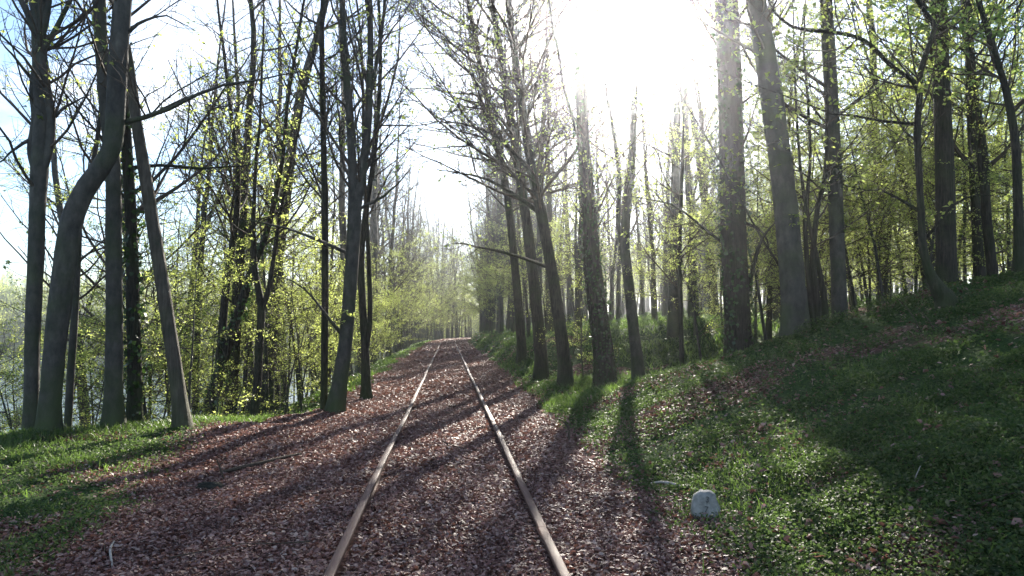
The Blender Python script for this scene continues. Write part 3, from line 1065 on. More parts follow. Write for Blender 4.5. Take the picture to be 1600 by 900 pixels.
def proto_sapling(seed, H, n_limbs, limb_len, leaf_size=0.043, per=15, lean=0.12, leaf="leaf", stems=1, name="beech_sapling"):
    """Understorey beech: flat, layered sprays of new leaves."""
    rng = np.random.RandomState(seed)
    root = bpy.data.objects.new(name, None)
    COL.objects.link(root)
    mt = MB()
    P1, R1 = [], []
    for s in range(stems):
        n = 9
        t = np.linspace(0, 1, n)
        d = rng.randn(2) * lean * H * (1 if stems == 1 else 1.8)
        h = H * (1 if s == 0 else 0.6 + 0.4 * rng.rand())
        P = np.stack([d[0] * t ** 1.3 + 0.05 * np.cumsum(rng.randn(n)) * t, d[1] * t ** 1.3 + 0.05 * np.cumsum(rng.randn(n)) * t, h * t - .1], 1)
        if stems > 1:
            P[:, :2] += rng.randn(2) * 0.12
        rr = (0.011 + 0.006 * h) * (1 - 0.88 * t)
        mt.add(*tubes(P[None], rr[None], 6))
        a, b = grow(P[None], rr[None], [max(4, n_limbs // stems)], .18, .99, (55, 85), limb_len, 6, .10, .015, rng, .014, .6, .3, flat=.3, lenpow=.6, rmin=.004)
        P1.append(a)
        R1.append(b)
    mt.build("trunk", M["bark_grey"], root)
    P1, R1 = np.concatenate(P1), np.concatenate(R1)
    cm = MB()
    cm.add(*tubes(P1, R1, 4))
    l1 = np.linalg.norm(np.diff(P1, axis=1), axis=-1).sum(1)
    P2, R2 = grow(P1, R1, np.maximum(4, (l1 * 9).astype(int)), .15, 1, (35, 65), l1 * .4, 3, .10, .0, rng, .006, .6, .5, flat=.85, lenpow=.5, rmin=.003)
    cm.add(*tubes(P2, R2, 3))
    cm.build("crown", M["twig"], root)
    fm = MB()
    fm.add(*leaves_at(along(P2, per, rng, .1) + rng.randn(len(P2) * per, 3) * .03, leaf_size, rng, up=.6))
    fm.build("foliage", M[leaf], root, smooth_=False)
    return root


TREE_BARE = [proto_tree(101, 19, .19, 4.5, 30, 3.8, 0.05, "bark_grey", dens=.85), proto_tree(102, 17, .14, 4, 28, 3.2, 0.12, "bark_dark", dens=.85),
             proto_tree(103, 21, .24, 6, 30, 4.2, 0.10, "bark_grey", 0.03, dens=.85), proto_tree(104, 15, .09, 3, 24, 2.6, 0.08, "bark_dark", 0.08, dens=.85)]
TREE_LEAF = [proto_tree(111, 17, .16, 2.5, 32, 3.6, 0.9, "bark_grey", dens=.85), proto_tree(112, 14, .10, 2.0, 28, 3.1, 1.0, "bark_dark", .07, dens=.85),
             proto_tree(113, 20, .22, 4.0, 32, 4.0, 0.8, "bark_dark", .03, dens=.85), proto_tree(114, 11, .07, 1.5, 28, 2.8, 1.0, "bark_grey", .08, dens=.85)]
SAPLINGS = [proto_sapling(121, 5.0, 20, 2.4), proto_sapling(122, 3.4, 16, 1.8), proto_sapling(123, 7.0, 26, 2.8), proto_sapling(124, 4.2, 22, 2.0, stems=3),
            proto_sapling(125, 2.2, 14, 1.2, per=6, stems=3), proto_sapling(126, 8.5, 30, 3.0)]
PROTO_USED = set()

ORD = ["first", "second", "third", "fourth", "fifth", "sixth", "seventh", "eighth", "ninth", "tenth", "eleventh", "twelfth"]
PLACED = []          # (object, px, depth, words, zone group, cat)


def put(proto, x, y, scale=1.0, rot=None, words="", group="", cat="tree", zs=1.0):
    if id(proto) in PROTO_USED:
        o = copy_tree(proto)
    else:
        PROTO_USED.add(id(proto))
        o = proto
    u = x - float(track_x(y))
    if abs(u) < 3.6 and y < 150:           # nothing grows on the line
        x += math.copysign(3.6 + .6 * R.rand(), u) - u
    z = float(height(x, y))
    o.location = (x, y, z)
    o.rotation_euler = (0, 0, R.rand() * 6.283 if rot is None else rot)
    o.scale = (scale, scale, scale * zs)
    px, py, dep = project((x, y, z))
    PLACED.append((o, px, dep, words, group, cat))
    return o


taken = [(h.location[0], h.location[1]) for _, h in HEROES]


def scatter(n, x0, x1, y0, y1, gap, fn, cond=None, ypow=1.0):
    done = tries = 0
    while done < n and tries < n * 40:
        tries += 1
        x = x0 + (x1 - x0) * R.rand()
        y = y0 + (y1 - y0) * R.rand() ** ypow
        u = x - float(track_x(y))
        if -3.1 < u < 3.3:
            continue
        px, py, dep = project((x, y, 0))
        if dep < 2 or px < -260 or px > 1860:
            continue
        if cond and not cond(x, y, u, px):
            continue
        if any((x - a) ** 2 + (y - b) ** 2 < gap * gap for a, b in taken):
            continue
        taken.append((x, y))
        fn(x, y, u)
        done += 1


def land(x, y, u, px):
    return float(height(x, y)) > LAKE_Z + 0.3


G_LS = "forest trees on the slope above the lake"
G_RH = "forest trees on the rising ground behind the mound"
G_FE = "forest trees beyond the bend of the track"


def pick(a):
    return a[R.randint(len(a))]


def left_tree(x, y, u):
    if R.rand() < 0.72:
        p, w = pick(TREE_BARE), "bare"
    else:
        p, w = pick(TREE_LEAF), "leafing"
    put(p, x, y, 0.8 + 0.35 * R.rand(), words=w, group=G_LS)


def sun_room(x, y):
    """Height a tree may have there without shading the sunny stretch of track."""
    dx, dy = x + 1.5, y - 16.0
    a = dx * math.sin(SUN_AZ) + dy * math.cos(SUN_AZ)
    l = dx * math.cos(SUN_AZ) - dy * math.sin(SUN_AZ)
    if a > 0 and 3.0 <= l < 8.5:
        return max(6.0, 0.36 * y + 1.6)
    if a > 0 and -4.0 < l < 3.0:
        return max(5.5, math.tan(SUN_EL) * (a - 4.0))
    dx, dy = x - 11.0, y - 37.0            # and the sunny glade behind the hollow
    a = dx * math.sin(SUN_AZ) + dy * math.cos(SUN_AZ)
    l = dx * math.cos(SUN_AZ) - dy * math.sin(SUN_AZ)
    if -3 < a < 22 and -4.0 < l < 4.0:
        return max(5.0, math.tan(SUN_EL) * (a - 3.0))
    return 99.0


def right_tree(x, y, u):
    room = sun_room(x, y)
    if room < 20:
        bare = R.rand() < .5
        p = TREE_BARE[3] if bare else TREE_LEAF[3] if room < 14 else TREE_LEAF[1]
        h = 15.0 if bare else 11.0 if room < 14 else 14.0
        put(p, x, y, min(1.1, room / h), words="bare" if bare else "leafing", group=G_RH)
        return
    if R.rand() < 0.8:
        p, w = pick(TREE_BARE), "bare"
    else:
        p, w = pick(TREE_LEAF), "leafing"
    put(p, x, y, 0.8 + 0.4 * R.rand(), words=w, group=G_RH)


def end_tree(x, y, u):
    p, w = (pick(TREE_LEAF), "leafing") if R.rand() < .6 else (pick(TREE_BARE), "bare")
    put(p, x, y, 0.85 + 0.4 * R.rand(), words=w, group=G_FE)


scatter(19, -16, -3.4, 18, 45, 1.9, left_tree, lambda x, y, u, px: land(x, y, u, px) and px > 110)
scatter(22, -18, -3.4, 45, 110, 2.6, left_tree, land)
for x, y, k, sc in [(8.2, 27.5, 2, 1.0), (10.3, 31.5, 0, 1.1), (12.6, 35.5, 0, 1.15), (11.8, 26.5, 2, .95), (9.2, 21.5, 1, .95), (14.2, 24.0, 0, 1.0)]:  # trees added to darken the near slope of the mound
    taken.append((x, y))
    put((TREE_LEAF if k == 1 else TREE_BARE)[k], x, y, sc, words="leafing" if k == 1 else "bare", group=G_RH)
scatter(20, 4.5, 34, 25, 60, 2.4, right_tree, lambda x, y, u, px: px > 760)
scatter(22, 4.0, 50, 60, 115, 3.0, right_tree)
for px, Y in [(668, 118), (680, 128), (692, 116), (700, 135), (708, 121), (716, 143), (727, 124), (738, 133), (748, 120), (660, 132), (757, 140), (685, 150), (722, 155), (703, 160)]:
    q = at(px, 520, Y)
    p, w = (pick(TREE_LEAF[:3]), "leafing") if R.rand() < .7 else (pick(TREE_BARE), "bare")
    taken.append((q[0], q[1]))
    put(p, float(q[0]), float(q[1]), 1.0 + .3 * R.rand(), words=w, group=G_FE)
TREE_SHADE = [proto_tree(131, 21, .19, 11.5, 36, 4.0, .55, "bark_dark", .02, leafy_low=False), proto_tree(132, 20, .15, 11.0, 34, 3.8, .5, "bark_grey", .03, leafy_low=False)]  # added trees, crowns set high to cast shade on the near track
for x, y, k in [(3.7, 31.5, 1), (4.7, 35.5, 0), (5.6, 33.0, 1)]:
    taken.append((x, y))
    put(TREE_SHADE[k], x, y, .95 + .15 * R.rand(), words="added tall shade-casting", group=G_RH)
for k in range(26):
    q = at(742 + 160 * R.rand() if k % 3 else 560 + 110 * R.rand(), 520, 52 + 60 * R.rand())
    u = q[0] - float(track_x(q[1]))
    if abs(u) < 3.6 or any((q[0] - a) ** 2 + (q[1] - b) ** 2 < 1.8 for a, b in taken):
        continue
    taken.append((q[0], q[1]))
    put(TREE_BARE[R.randint(4)], float(q[0]), float(q[1]), min(1.05, sun_room(q[0], q[1]) / 19.0 + .15), words="bare", group=G_RH)
for k in range(60):
    q = at(800 + 330 * R.rand(), 520, 30 + 60 * R.rand())
    if any((q[0] - a) ** 2 + (q[1] - b) ** 2 < 1.5 for a, b in taken):
        continue
    taken.append((q[0], q[1]))
    room = sun_room(q[0], q[1])
    p, w, h = ((TREE_BARE[1], "bare", 17.0), (TREE_BARE[3], "bare", 15.0), (TREE_BARE[0], "bare", 19.0), (TREE_LEAF[1], "leafing", 14.0))[R.randint(4)]
    put(p, float(q[0]), float(q[1]), min(1.05, room / h + .08), words=w, group=G_RH)
for px, Y, k, sc in [(784, 58, 0, .9), (766, 70, 1, 1.05), (756, 84, 0, 1.2), (644, 66, 1, 1.05), (622, 50, 0, 1.0), (760, 62, 0, .95), (752, 76, 2, 1.0), (741, 90, 0, 1.15), (667, 78, 2, 1.0), (672, 95, 0, 1.1), (733, 104, 2, 1.1)]:
    q = at(px, 520, Y)
    taken.append((q[0], q[1]))
    put(TREE_BARE[k] if k != 1 else TREE_LEAF[1], float(q[0]), float(q[1]), sc, words="bare" if k != 1 else "leafing", group=G_FE)
for k in range(18):
    y = 56 + 3.6 * k + R.rand()
    x = float(track_x(y)) + (-1 if k % 2 else 1) * (3.7 + 1.0 * R.rand())
    if sun_room(x, y) < 11:
        continue
    taken.append((x, y))
    put(TREE_LEAF[(0, 1, 1, 3)[R.randint(4)]], x, y, .85 + .25 * R.rand(), words="leafing", group=G_FE)
for k in range(30):
    y = 34 + 2.8 * k + 2 * R.rand()
    sd_ = -1 if k % 2 else 1
    x = float(track_x(y)) + sd_ * (3.5 + 3.5 * R.rand() ** 1.5)
    if any((x - a) ** 2 + (y - b) ** 2 < 1.2 for a, b in taken) or sun_room(x, y) < 9:
        continue
    taken.append((x, y))
    p, w = (pick(TREE_LEAF), "leafing") if R.rand() < .4 else (pick(TREE_BARE), "bare")
    put(p, x, y, .8 + .3 * R.rand(), words=w, group=G_FE)
for k in range(20):
    q = at(632 + 150 * R.rand(), 520, 114 + 40 * R.rand())
    taken.append((q[0], q[1]))
    put(TREE_LEAF[R.randint(3)], float(q[0]), float(q[1]), 1.2 + .25 * R.rand(), words="leafing", group=G_FE)
scatter(30, -20, 36, 112, 165, 2.2, end_tree, land)

G_SL = "leafy saplings on the slope above the lake"
G_SR = "leafy saplings on the rising ground behind the mound"


def left_sap(x, y, u):
    put(pick(SAPLINGS), x, y, 0.8 + 0.5 * R.rand(), words="leafy", group=G_SL, cat="sapling")


def right_sap(x, y, u):
    put(pick(SAPLINGS), x, y, 0.8 + 0.5 * R.rand(), words="leafy", group=G_SR, cat="sapling")


scatter(46, -14, -3.0, 15.5, 40, 1.0, left_sap, land)
scatter(30, -12, -3.2, 40, 100, 1.6, left_sap, land)
scatter(52, 4.5, 26, 18, 45, 1.3, right_sap, lambda x, y, u, px: not (u < 8 and y < 22) and not (930 < px < 1140 and y < 50))
scatter(26, 3.6, 40, 45, 110, 2.0, right_sap)
# some set where the photograph shows bright sprays, a few added for mound shade
for px, Y, p, s in [(600, 24, 2, .8), (628, 31, 0, .9), (645, 38, 2, .9), (655, 50, 0, 1.0), (585, 20, 1, .9), (350, 15.2, 4, 1.0), (300, 15, 0, .8),
                    (420, 21, 5, .9), (810, 31, 0, 1.0), (790, 41, 2, .9), (860, 23.5, 1, 1.0), (770, 55, 0, 1.1), (1100, 20, 2, .8), (1180, 22, 5, .8), (1130, 25, 0, 1.1),
                    (1390, 16.5, 2, .9), (1360, 21, 5, .9), (1430, 18.5, 0, 1.1), (1560, 17, 1, 1.1), (1510, 19.5, 5, .9), (1590, 15, 0, 1.0), (1260, 20, 5, .9), (690, 122, 5, 1.7), (706, 130, 5, 1.7), (676, 116, 5, 1.5), (664, 112, 5, 1.5), (720, 138, 5, 1.8), (735, 146, 5, 1.9), (698, 142, 5, 1.9), (684, 135, 5, 1.8), (670, 126, 5, 1.7), (655, 120, 5, 1.6), (752, 112, 5, 1.5), (762, 120, 5, 1.6), (745, 104, 5, 1.4), (775, 116, 5, 1.5), (712, 150, 5, 2.0), (14, 16, 0, .9), (58, 19, 2, .8), (128, 16.5, 1, 1.1), (158, 20, 2, .9), (88, 22, 2, .9), (24, 24, 2, 1.0), (200, 18, 0, .9), (240, 16.5, 1, 1.0), (265, 21, 5, .9), (470, 22, 5, .9), (380, 24, 5, 1.0), (648, 104, 5, 1.4), (655, 86, 5, 1.5), (750, 90, 5, 1.5), (660, 96, 5, 1.6), (742, 98, 5, 1.6), (643, 72, 5, 1.3), (764, 76, 5, 1.3), (768, 64, 2, 1.2), (668, 60, 2, 1.0), (662, 75, 5, 1.0), (676, 90, 2, 1.1), (735, 70, 2, 1.1), (745, 60, 0, 1.1), (728, 88, 5, 1.0), (758, 48, 5, .9), (650, 42, 5, .9), (1205, 17.6, 2, .95), (1262, 18.4, 2, .9), (1345, 18.0, 2, .9), (1180, 19.6, 2, .9), (1440, 16.4, 2, .9), (640, 46, 3, 1.0), (615, 35, 3, 1.0), (1290, 19, 5, 1.0), (1335, 24, 5, 1.1), (1420, 22, 2, 1.2), (1470, 18, 5, 1.0), (1540, 22, 5, 1.1), (1580, 19, 2, 1.1), (1350, 30, 5, 1.2), (1450, 27, 5, 1.2), (1230, 26, 5, 1.2), (1085, 27, 2, .8)]:
    q = at(px, 520, Y)
    put(SAPLINGS[p], float(q[0]), float(q[1]), s, words="leafy", group=G_SL if px < 700 else G_SR, cat="sapling")

for proto in TREE_BARE + TREE_LEAF + TREE_SHADE + SAPLINGS:
    if id(proto) not in PROTO_USED:
        for c in list(proto.children):
            bpy.data.objects.remove(c)
        bpy.data.objects.remove(proto)

# labels of the wood: which gap between the marked trunks, how far, which in the row
marks = sorted((project(h.location)[0], s) for s, h in HEROES)


def gap_of(px):
    a = [m for m in marks if m[0] <= px]
    b = [m for m in marks if m[0] > px]
    return (a[-1][1] if a else None), (b[0][1] if b else None)


buckets = {}
for o, px, dep, words, group, cat in PLACED:
    far = "close behind" if dep < 24 else "farther back" if dep < 48 else "far back" if dep < 85 else "farthest off"
    buckets.setdefault((gap_of(px), far, words, cat), []).append((px, o))
for (g, far, words, cat), rows in buckets.items():
    rows.sort(key=lambda r: r[0])
    a, b = g
    for k, (px, o) in enumerate(rows):
        kind = "%s %s" % (words, cat)
        which = "" if len(rows) == 1 else (ORD[k] + " ") if k < len(ORD) else "crowded "
        if a and b:
            lab = "%s%s %s, between the %s and the %s" % (which, kind, far, a, b)
        elif b:
            lab = "%s%s %s, on the lake side of the %s" % (which, kind, far, b)
        else:
            lab = "%s%s %s, on the hill past the %s" % (which, kind, far, a)
        tag(o, lab, cat, "%ss of the wood behind" % kind)

# ------------------------------------------------------------------ far woods that read as one mass


def far_wood(name, spots, label_seed, leaf_frac, leaf_size, hmin, hmax):
    rng = np.random.RandomState(label_seed)
    lm, tm = MB(), MB()
    K = len(spots)
    S = 6
    hs = hmin + (hmax - hmin) * rng.rand(K)
    t = np.linspace(0, 1, S)
    P = np.zeros((K, S, 3))
    P[:, :, :2] = spots[:, None, :2] + np.cumsum(rng.randn(K, S, 2) * .3, axis=1)
    P[:, :, 2] = height(spots[:, 0], spots[:, 1])[:, None] + hs[:, None] * t[None]
    rr = (0.16 + .14 * rng.rand(K))[:, None] * (1 - .9 * t)[None]
    tm.add(*tubes(P, rr, 5))
    P1, R1 = grow(P, rr, 16, .2, 1, (35, 70), 4.5, 4, .12, .08, rng, .09, .6, .4, lenpow=.5, rmin=.03)
    tm.add(*tubes(P1, R1, 3))
    P2, R2 = grow(P1, R1, 9, .15, 1, (30, 65), 1.9, 3, .15, .05, rng, .03, .6, .6, lenpow=.4, rmin=.022)
    tm.add(*tubes(P2, R2, 3))
    tag(tm.build(name, M["twig"]), kind="stuff")
    q = P2[rng.rand(len(P2)) < leaf_frac]
    lm.add(*leaves_at(along(q, 5, rng) + rng.randn(len(q) * 5, 3) * .25, leaf_size, rng, up=.55))
    tag(lm.build(name.replace("woods", "foliage"), M["leaf"], smooth_=False), kind="stuff")


rng = np.random.RandomState(77)
sp1 = np.stack([-25 + 150 * rng.rand(520), 160 + 90 * rng.rand(520)], 1)
sp2 = np.stack([45 + 110 * rng.rand(260), 50 + 120 * rng.rand(260)], 1)
far_wood("far_woods", np.concatenate([sp1, sp2]), 78, .55, .30, 13, 20)
sx = -210 - 90 * rng.rand(700)
sp3 = np.stack([sx, 30 + 380 * rng.rand(700)], 1)
sp4 = np.stack([-230 + 205 * rng.rand(420), 268 + 90 * rng.rand(420)], 1)
far_wood("lakeshore_woods", np.concatenate([sp3, sp4]), 79, .7, .42, 10, 17)

# ------------------------------------------------------------------ leaf litter, ground plants, grass


def points(n, x0, x1, y0, y1, rng):
    return x0 + (x1 - x0) * rng.rand(n), y0 + (y1 - y0) * rng.rand(n)


def flat_leaves(x, y, size, rng, tilt=0.35, lift=0.02, curl=0.25, width=0.62):
    """Two folded quads per fallen leaf."""
    K = len(x)
    z = height(x, y) + lift * rng.rand(K) ** 1.5
    c = np.stack([x, y, z], 1)
    nr = norm(np.stack([rng.randn(K) * tilt, rng.randn(K) * tilt, np.ones(K)], 1))
    d = rng.randn(K, 3)
    d = norm(d - (d * nr).sum(-1, keepdims=True) * nr)
    s = np.cross(nr, d)
    L = (size * (0.45 + 1.0 * rng.rand(K) ** 1.4))[:, None]
    W = L * width * (0.8 + .4 * rng.rand(K))[:, None]
    cu = (curl * rng.randn(K))[:, None] * L
    b, t = c - d * L * .5 + nr * cu * .6, c + d * L * .5 + nr * cu
    fold = np.abs(cu) * .6 + L * .05
    l1 = c - d * L * .2 + s * W * .45 + nr * fold
    l2 = c + d * L * .22 + s * W * .4 + nr * fold
    r1 = c - d * L * .2 - s * W * .45 + nr * fold
    r2 = c + d * L * .22 - s * W * .4 + nr * fold
    V = np.stack([b, l1, l2, t, r2, r1], 1).reshape(-1, 3)
    k = np.arange(K)[:, None] * 6
    F = np.concatenate([k + np.array([[0, 3, 2, 1]]), k + np.array([[0, 5, 4, 3]])])
    return V, F


def on_rail(x, y):
    u = np.abs(np.abs(x - track_x(y)) - 0.755)
    return u < 0.055


def litter():
    rng = np.random.RandomState(61)
    mb = MB()
    for (n, y0, y1, x0, x1, size) in [(240000, 2.6, 9, -6.5, 4.5, .037), (160000, 9, 18, -7, 5, .045), (80000, 18, 42, -4.2, 4, .068), (22000, 42, 118, -3.2, 4.5, .17)]:
        x, y = points(n, x0, x1, y0, y1, rng)
        x = x + track_x(y)
        m = litter_mask(x, y)
        keep = (rng.rand(n) < m * 1.1 + 0.05) & ~on_rail(x, y)
        x, y = x[keep], y[keep]
        mb.add(*flat_leaves(x, y, size, rng, 0.32, 0.03))
    # leaves strewn through the green on both sides
    x, y = points(26000, 1.8, 11, 3, 18, rng)
    k = rng.rand(len(x)) < 0.12 + .5 * smooth(.45, .7, fbm(x, y, .8, 21)) + .5 * litter_mask(x, y)
    mb.add(*flat_leaves(x[k], y[k], .06, rng, .45, .06))
    tag(mb.build("leaf_litter", M["litter"], smooth_=False), kind="stuff")


litter()


def cover():
    rng = np.random.RandomState(62)
    mb = MB()
    for (n, y0, y1, x0, x1, size, hh) in [(230000, 2.8, 8, 1.6, 8.5, .029, .09), (230000, 8, 18, 1.8, 15, .038, .11), (60000, 18, 40, 2, 26, .085, .14), (30000, 40, 110, 2, 30, .16, .18),
                                          (140000, 3, 13, -9, -2.2, .030, .08), (30000, 13, 40, -9, -2.2, .07, .12), (14000, 40, 110, -6, -2.2, .14, .15)]:
        x, y = points(n, x0, x1, y0, y1, rng)
        x = x + track_x(y)
        dens = smooth(.36, .60, fbm(x, y, .9, 3)) * (1 - litter_mask(x, y)) ** 1.2
        dens = dens + 0.16 * (1 - litter_mask(x, y))
        keep = (rng.rand(n) < dens) & ~on_rail(x, y)
        x, y = x[keep], y[keep]
        K = len(x)
        clump = (0.3 + 0.9 * vnoise(x, y, .35, 5)) * (1 + 1.7 * smooth(.6, .8, fbm(x, y, 1.1, 23)))
        z = height(x, y) + hh * clump * (0.15 + 0.85 * rng.rand(K))
        mb.add(*leaves_at(np.stack([x, y, z], 1), size, rng, up=.62, droop=.3, width=.75))
    tag(mb.build("undergrowth", M["cover"], smooth_=False), kind="stuff")


cover()


def grass():
    rng = np.random.RandomState(63)
    mb = MB()
    for (n, y0, y1, x0, x1, w, hh, kind) in [(52000, 9, 15.5, -8.5, -3.2, .006, .13, "lip"), (26000, 3, 10, -6.5, -2.4, .006, .11, "any"), (30000, 14.5, 24, 1.9, 6, .010, .20, "hollow"),
                                             (24000, 3, 14, 1.7, 8.5, .006, .12, "any"), (30000, 20, 95, -3.6, -2.1, .02, .2, "edge"), (34000, 24, 70, 2.2, 12, .022, .2, "bank")]:
        x, y = points(n, x0, x1, y0, y1, rng)
        x = x + track_x(y)
        if kind == "lip":
            dd = x - crest_left(y)
            keep = rng.rand(n) < np.exp(-((dd - .1) / .75) ** 2) * (.25 + .75 * smooth(.35, .6, fbm(x, y, .9, 17)))
        elif kind == "any":
            keep = rng.rand(n) < smooth(.52, .72, fbm(x, y, 1.3, 12)) * (1 - litter_mask(x, y))
        else:
            keep = rng.rand(n) < smooth(.3, .6, fbm(x, y, 1.6, 13)) * (1 - litter_mask(x, y))
        keep &= ~on_rail(x, y)
        x, y = x[keep], y[keep]
        K = len(x)
        b = np.stack([x, y, height(x, y) - .01], 1)
        a = rng.rand(K) * 6.283
        s = np.stack([np.cos(a), np.sin(a), 0 * a], 1)
        ln = rng.randn(K, 3) * np.array([.35, .35, 0]) + np.array([0, 0, 1.0])
        H = (hh * (.4 + .9 * rng.rand(K)))[:, None]
        m = b + ln * H * .55
        t = m + norm(ln * np.array([2.2, 2.2, .7])) * H * .5
        # the blade: a quad to the bend, a narrow quad to the tip
        V = np.stack([b - s * w, b + s * w, m + s * w * .8, m - s * w * .8, t + s * w * .1, t - s * w * .1], 1).reshape(-1, 3)
        k = np.arange(K)[:, None] * 6
        F = np.concatenate([k + np.array([[0, 1, 2, 3]]), k + np.array([[3, 2, 4, 5]])])
        mb.add(V, F)
    tag(mb.build("grass", M["grass"], smooth_=False), kind="stuff")


grass()

def twig_litter():
    rng = np.random.RandomState(64)
    mb = MB()
    n = 520
    x, y = points(n, -6, 8, 3, 22, rng)
    k = ~((np.abs(np.abs(x) - .755) < .35) & (rng.rand(n) < .9))
    x, y = x[k], y[k]
    K = len(x)
    a = rng.rand(K) * 6.283
    L = .12 + .5 * rng.rand(K) ** 2.5
    t = np.linspace(-.5, .5, 5)
    X = x[:, None] + np.cos(a)[:, None] * L[:, None] * t + np.cumsum(rng.randn(K, 5) * .012, 1)
    Y = y[:, None] + np.sin(a)[:, None] * L[:, None] * t + np.cumsum(rng.randn(K, 5) * .012, 1)
    Z = height(X, Y) + .02 + .04 * rng.rand(K)[:, None] + .03 * rng.randn(K)[:, None] * t
    rad = (.0025 + .004 * rng.rand(K) ** 2)[:, None] * np.linspace(1.2, .6, 5)[None]
    mb.add(*tubes(np.stack([X, Y, Z], -1), rad, 5))
    tag(mb.build("twig_litter", M["wood"]), kind="stuff")


twig_litter()

# ------------------------------------------------------------------ stone, rocks, sticks, log


def blob(mb, c, r, rng, rough=.18, seg=18, rings=12, flat_bottom=True):
    u = np.linspace(0, np.pi, rings)
    v = np.arange(seg) * 2 * np.pi / seg
    ph = rng.rand(6) * 6.28
    U, Vv = np.meshgrid(u, v, indexing="ij")
    n = np.stack([np.sin(U) * np.cos(Vv), np.sin(U) * np.sin(Vv), np.cos(U)], -1)
    q = 1 + rough * (np.sin(3 * n[..., 0] + ph[0]) * np.cos(2.5 * n[..., 1] + ph[1]) + .5 * np.sin(6 * n[..., 2] + 4 * n[..., 0] + ph[2]) + .3 * np.sin(9 * n[..., 1] + ph[3]))
    P = np.asarray(c) + n * np.asarray(r) * q[..., None]
    idx = np.arange(rings * seg).reshape(rings, seg)
    nx = np.roll(idx, -1, 1)
    F = np.stack([idx[:-1], idx[1:], nx[1:], nx[:-1]], -1).reshape(-1, 4)
    mb.add(P.reshape(-1, 3), F)


def kilometre_stone():
    base = ground_at(1101, 806)
    face = math.atan2(-base[0] * .55, base[1])       # turned a little towards the line
    root = empty("kilometre_stone", base, "small white kilometre stone with black numerals 3 and 7 beside the track", "kilometre stone")
    w, h, d = .118, .225, .09
    rng = np.random.RandomState(9)
    # front outline (x, z): slanting shoulder on one side, worn corners
    out = [(-.95, -.15), (-1.0, .25), (-.97, .55), (-.86, .78), (-.62, .92), (-.30, .98), (.05, 1.0), (.38, .98), (.62, .90), (.78, .70), (.92, .45), (1.0, .20), (1.0, -.15)]
    o = np.array([(a * w, b * h) for a, b in out])
    n = len(o)
    c = o.mean(0)
    V, layers = [], [(-d + .0, .90), (-d + .018, .97), (-d + .03, 1.0), (0, 1.02), (d - .03, 1.0), (d - .01, .95), (d, .84)]
    for (yy, s) in layers:
        for (a, b) in o:
            p = c + (np.array([a, b]) - c) * s
            V.append((p[0] + rng.randn() * .005, yy + rng.randn() * .004, p[1] + rng.randn() * .005))
    idx = np.arange(len(layers) * n).reshape(len(layers), n)
    F = []
    for k in range(len(layers) - 1):
        for q in range(n - 1):
            F.append((idx[k, q], idx[k + 1, q], idx[k + 1, q + 1], idx[k, q + 1]))
    for k in (0, len(layers) - 1):
        for q in range(n // 2):
            a, b, cc, dd = idx[k, q], idx[k, q + 1], idx[k, n - 2 - q], idx[k, n - 1 - q]
            if q + 1 < n - 2 - q or q + 1 == n - 2 - q:
                F.append((a, b, cc, dd))
    mb = MB()
    mb.add(V, F)
    body = mb.build("stone_body", M["stone"], None, smooth_=False)
    body.parent = root
    for ch, zz, xx, sz in (("3", .150, .006, .070), ("7", .068, .002, .070)):
        cu = bpy.data.curves.new("numeral", "FONT")
        cu.body = ch
        cu.size = sz
        cu.extrude = 0.006
        cu.align_x = "CENTER"
        tmp = bpy.data.objects.new("numeral", cu)
        COL.objects.link(tmp)
        dg = bpy.context.evaluated_depsgraph_get()
        me = bpy.data.meshes.new_from_object(tmp.evaluated_get(dg))
        bpy.data.objects.remove(tmp)
        me.materials.clear()
        me.materials.append(M["ink"])
        t = bpy.data.objects.new("numeral", me)
        COL.objects.link(t)
        t.parent = root
        t.location = (xx, -d - .006, zz - .02)
        t.rotation_euler = (math.pi / 2, 0, 0)
    root.rotation_euler = (math.radians(-9), math.radians(5), math.radians(-14))
    root.location[2] -= .01


kilometre_stone()


def stick(name, label, cat, pts, mat, twigs=(), sides=7):
    """pts: world points with radius."""
    pts = np.asarray(pts, float)
    s = spline(pts, max(7, len(pts) * 3))
    rng = np.random.RandomState(int(abs(pts[0, 0]) * 1000) % 997)
    rr = s[:, 3] * (1 + .12 * rng.randn(len(s)))
    mb = MB()
    mb.add(*tubes(s[None, :, :3], rr[None], sides))
    for t in twigs:
        q = spline(np.asarray(t, float), 6)
        mb.add(*tubes(q[None, :, :3], q[None, :, 3], 5))
    o = mb.build(name, M[mat], None, True, pts[0, :3])
    return tag(o, label, cat)


def gp(px, py, dz=0.0, r=0.01):
    p = ground_at(px, py)
    return [p[0], p[1], p[2] + dz, r]


def rockat(px, py, r, label, seed, mat="rock"):
    p = ground_at(px, py)
    mb = MB()
    blob(mb, (p[0], p[1], p[2] + r[2] * .35), r, np.random.RandomState(seed))
    tag(mb.build("rock", M[mat], None, True, p), label, "rock")


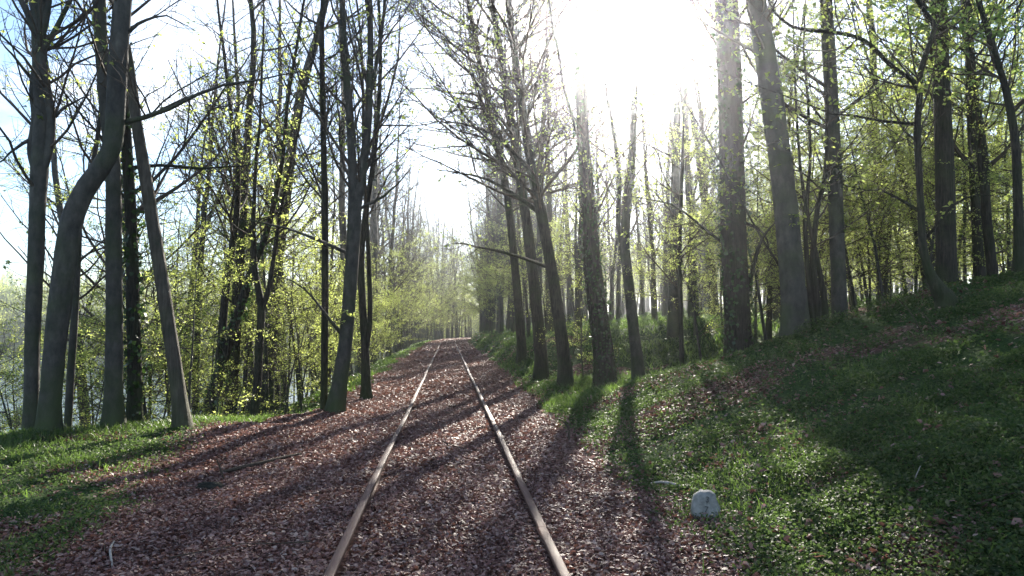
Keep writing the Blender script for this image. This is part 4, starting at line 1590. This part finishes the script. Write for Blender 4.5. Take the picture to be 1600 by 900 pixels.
rockat(330, 765, (.15, .10, .06), "dark flat rock among leaves by the grass, near a broken stick", 4)
rockat(1026, 742, (.055, .05, .07), "small dark rock in the green behind the white stone", 5)
stick("fallen_branch", "pale bleached branch lying in the green behind the white stone", "branch",
      [gp(1017, 760, .03, .010), gp(1035, 761, .05, .014), gp(1055, 764, .04, .017), gp(1068, 766, .03, .012)], "palewood")
a = gp(352, 752)
stick("broken_stick", "broken stick poking up out of the leaves, beside the flat rock", "stick",
      [[a[0], a[1], a[2] - .03, .013], [a[0] - .04, a[1], a[2] + .10, .011], [a[0] - .10, a[1], a[2] + .25, .006]], "wood",
      [[[a[0] - .07, a[1], a[2] + .17, .006], [a[0] - .02, a[1], a[2] + .23, .004], [a[0], a[1], a[2] + .27, .003]]])
stick("fallen_branch", "long dark branch lying along the sunlit leaf bank, behind the broken stick", "branch",
      [gp(345, 742, .03, .018), gp(385, 735, .05, .022), gp(430, 724, .05, .02), gp(470, 712, .03, .014)], "wood")
stick("surface_root", "thin curved pale stick on the leaves at the photo's lower edge", "stick",
      [gp(176, 890, .02, .008), gp(172, 868, .04, .009), gp(178, 850, .02, .006)], "palewood")
b_ = gp(888, 690)
stick("dead_stub", "thin hooked dead stem standing beside the track at the hollow", "stem",
      [[b_[0], b_[1], b_[2] - .05, .018], [b_[0] + .01, b_[1], b_[2] + .14, .016], [b_[0] - .05, b_[1], b_[2] + .27, .011], [b_[0] - .16, b_[1], b_[2] + .33, .006]], "wood")
# rotten log behind the mound
lg = at(1050, 590, 18.6)
gz = float(height(lg[0], lg[1]))
stick("rotten_log", "short dark rotten log lying behind the mound by the pole-straight stem", "log",
      [[lg[0] - .62, lg[1], gz + .12, .10], [lg[0] - .2, lg[1], gz + .22, .15], [lg[0] + .2, lg[1], gz + .30, .15], [lg[0] + .5, lg[1], gz + .28, .12]], "wood", sides=10)
tw = gp(1440, 520)
stick("dead_twig", "long thin dead twig arching over the mound top", "twig",
      [[tw[0], tw[1], tw[2], .008], [tw[0] - .15, tw[1], tw[2] + .28, .007], [tw[0] - .4, tw[1], tw[2] + .52, .005], [tw[0] - .75, tw[1] + .1, tw[2] + .66, .003]], "wood")
tw = gp(1462, 520)
stick("dead_twig", "short bent dead twig on the mound top next to the long one", "twig",
      [[tw[0], tw[1], tw[2], .009], [tw[0] - .10, tw[1], tw[2] + .18, .007], [tw[0] - .25, tw[1], tw[2] + .34, .004]], "wood")
tw = gp(1425, 765)
stick("broken_stick", "thin pale stalk leaning in the dark green of the mound's near slope", "stalk",
      [[tw[0], tw[1], tw[2], .005], [tw[0] + .03, tw[1], tw[2] + .09, .004], [tw[0] + .07, tw[1], tw[2] + .17, .003]], "palewood")

# ------------------------------------------------------------------ the air


def haze():
    m, n, l = new_mat("glare_haze")  # haze whose forward scatter stands in for lens glare round the sun
    v = n.new("ShaderNodeVolumePrincipled")
    v.inputs["Color"].default_value = (0.84, 0.88, 0.93, 1)
    v.inputs["Density"].default_value = HAZE_DENSITY
    v.inputs["Anisotropy"].default_value = HAZE_G
    o = n.new("ShaderNodeOutputMaterial")
    l.new(v.outputs["Volume"], o.inputs["Volume"])
    x0, x1, y0, y1, z0, z1 = -960, 960, -340, 1560, -12.0, 46.0
    mb = MB()
    V = [(x, y, z) for x in (x0, x1) for y in (y0, y1) for z in (z0, z1)]
    mb.add(V, [(0, 1, 3, 2), (4, 6, 7, 5), (0, 4, 5, 1), (2, 3, 7, 6), (0, 2, 6, 4), (1, 5, 7, 3)])
    o_ = mb.build("haze", m, smooth_=False)
    tag(o_, kind="stuff")


if HAZE_DENSITY > 0:
    haze()
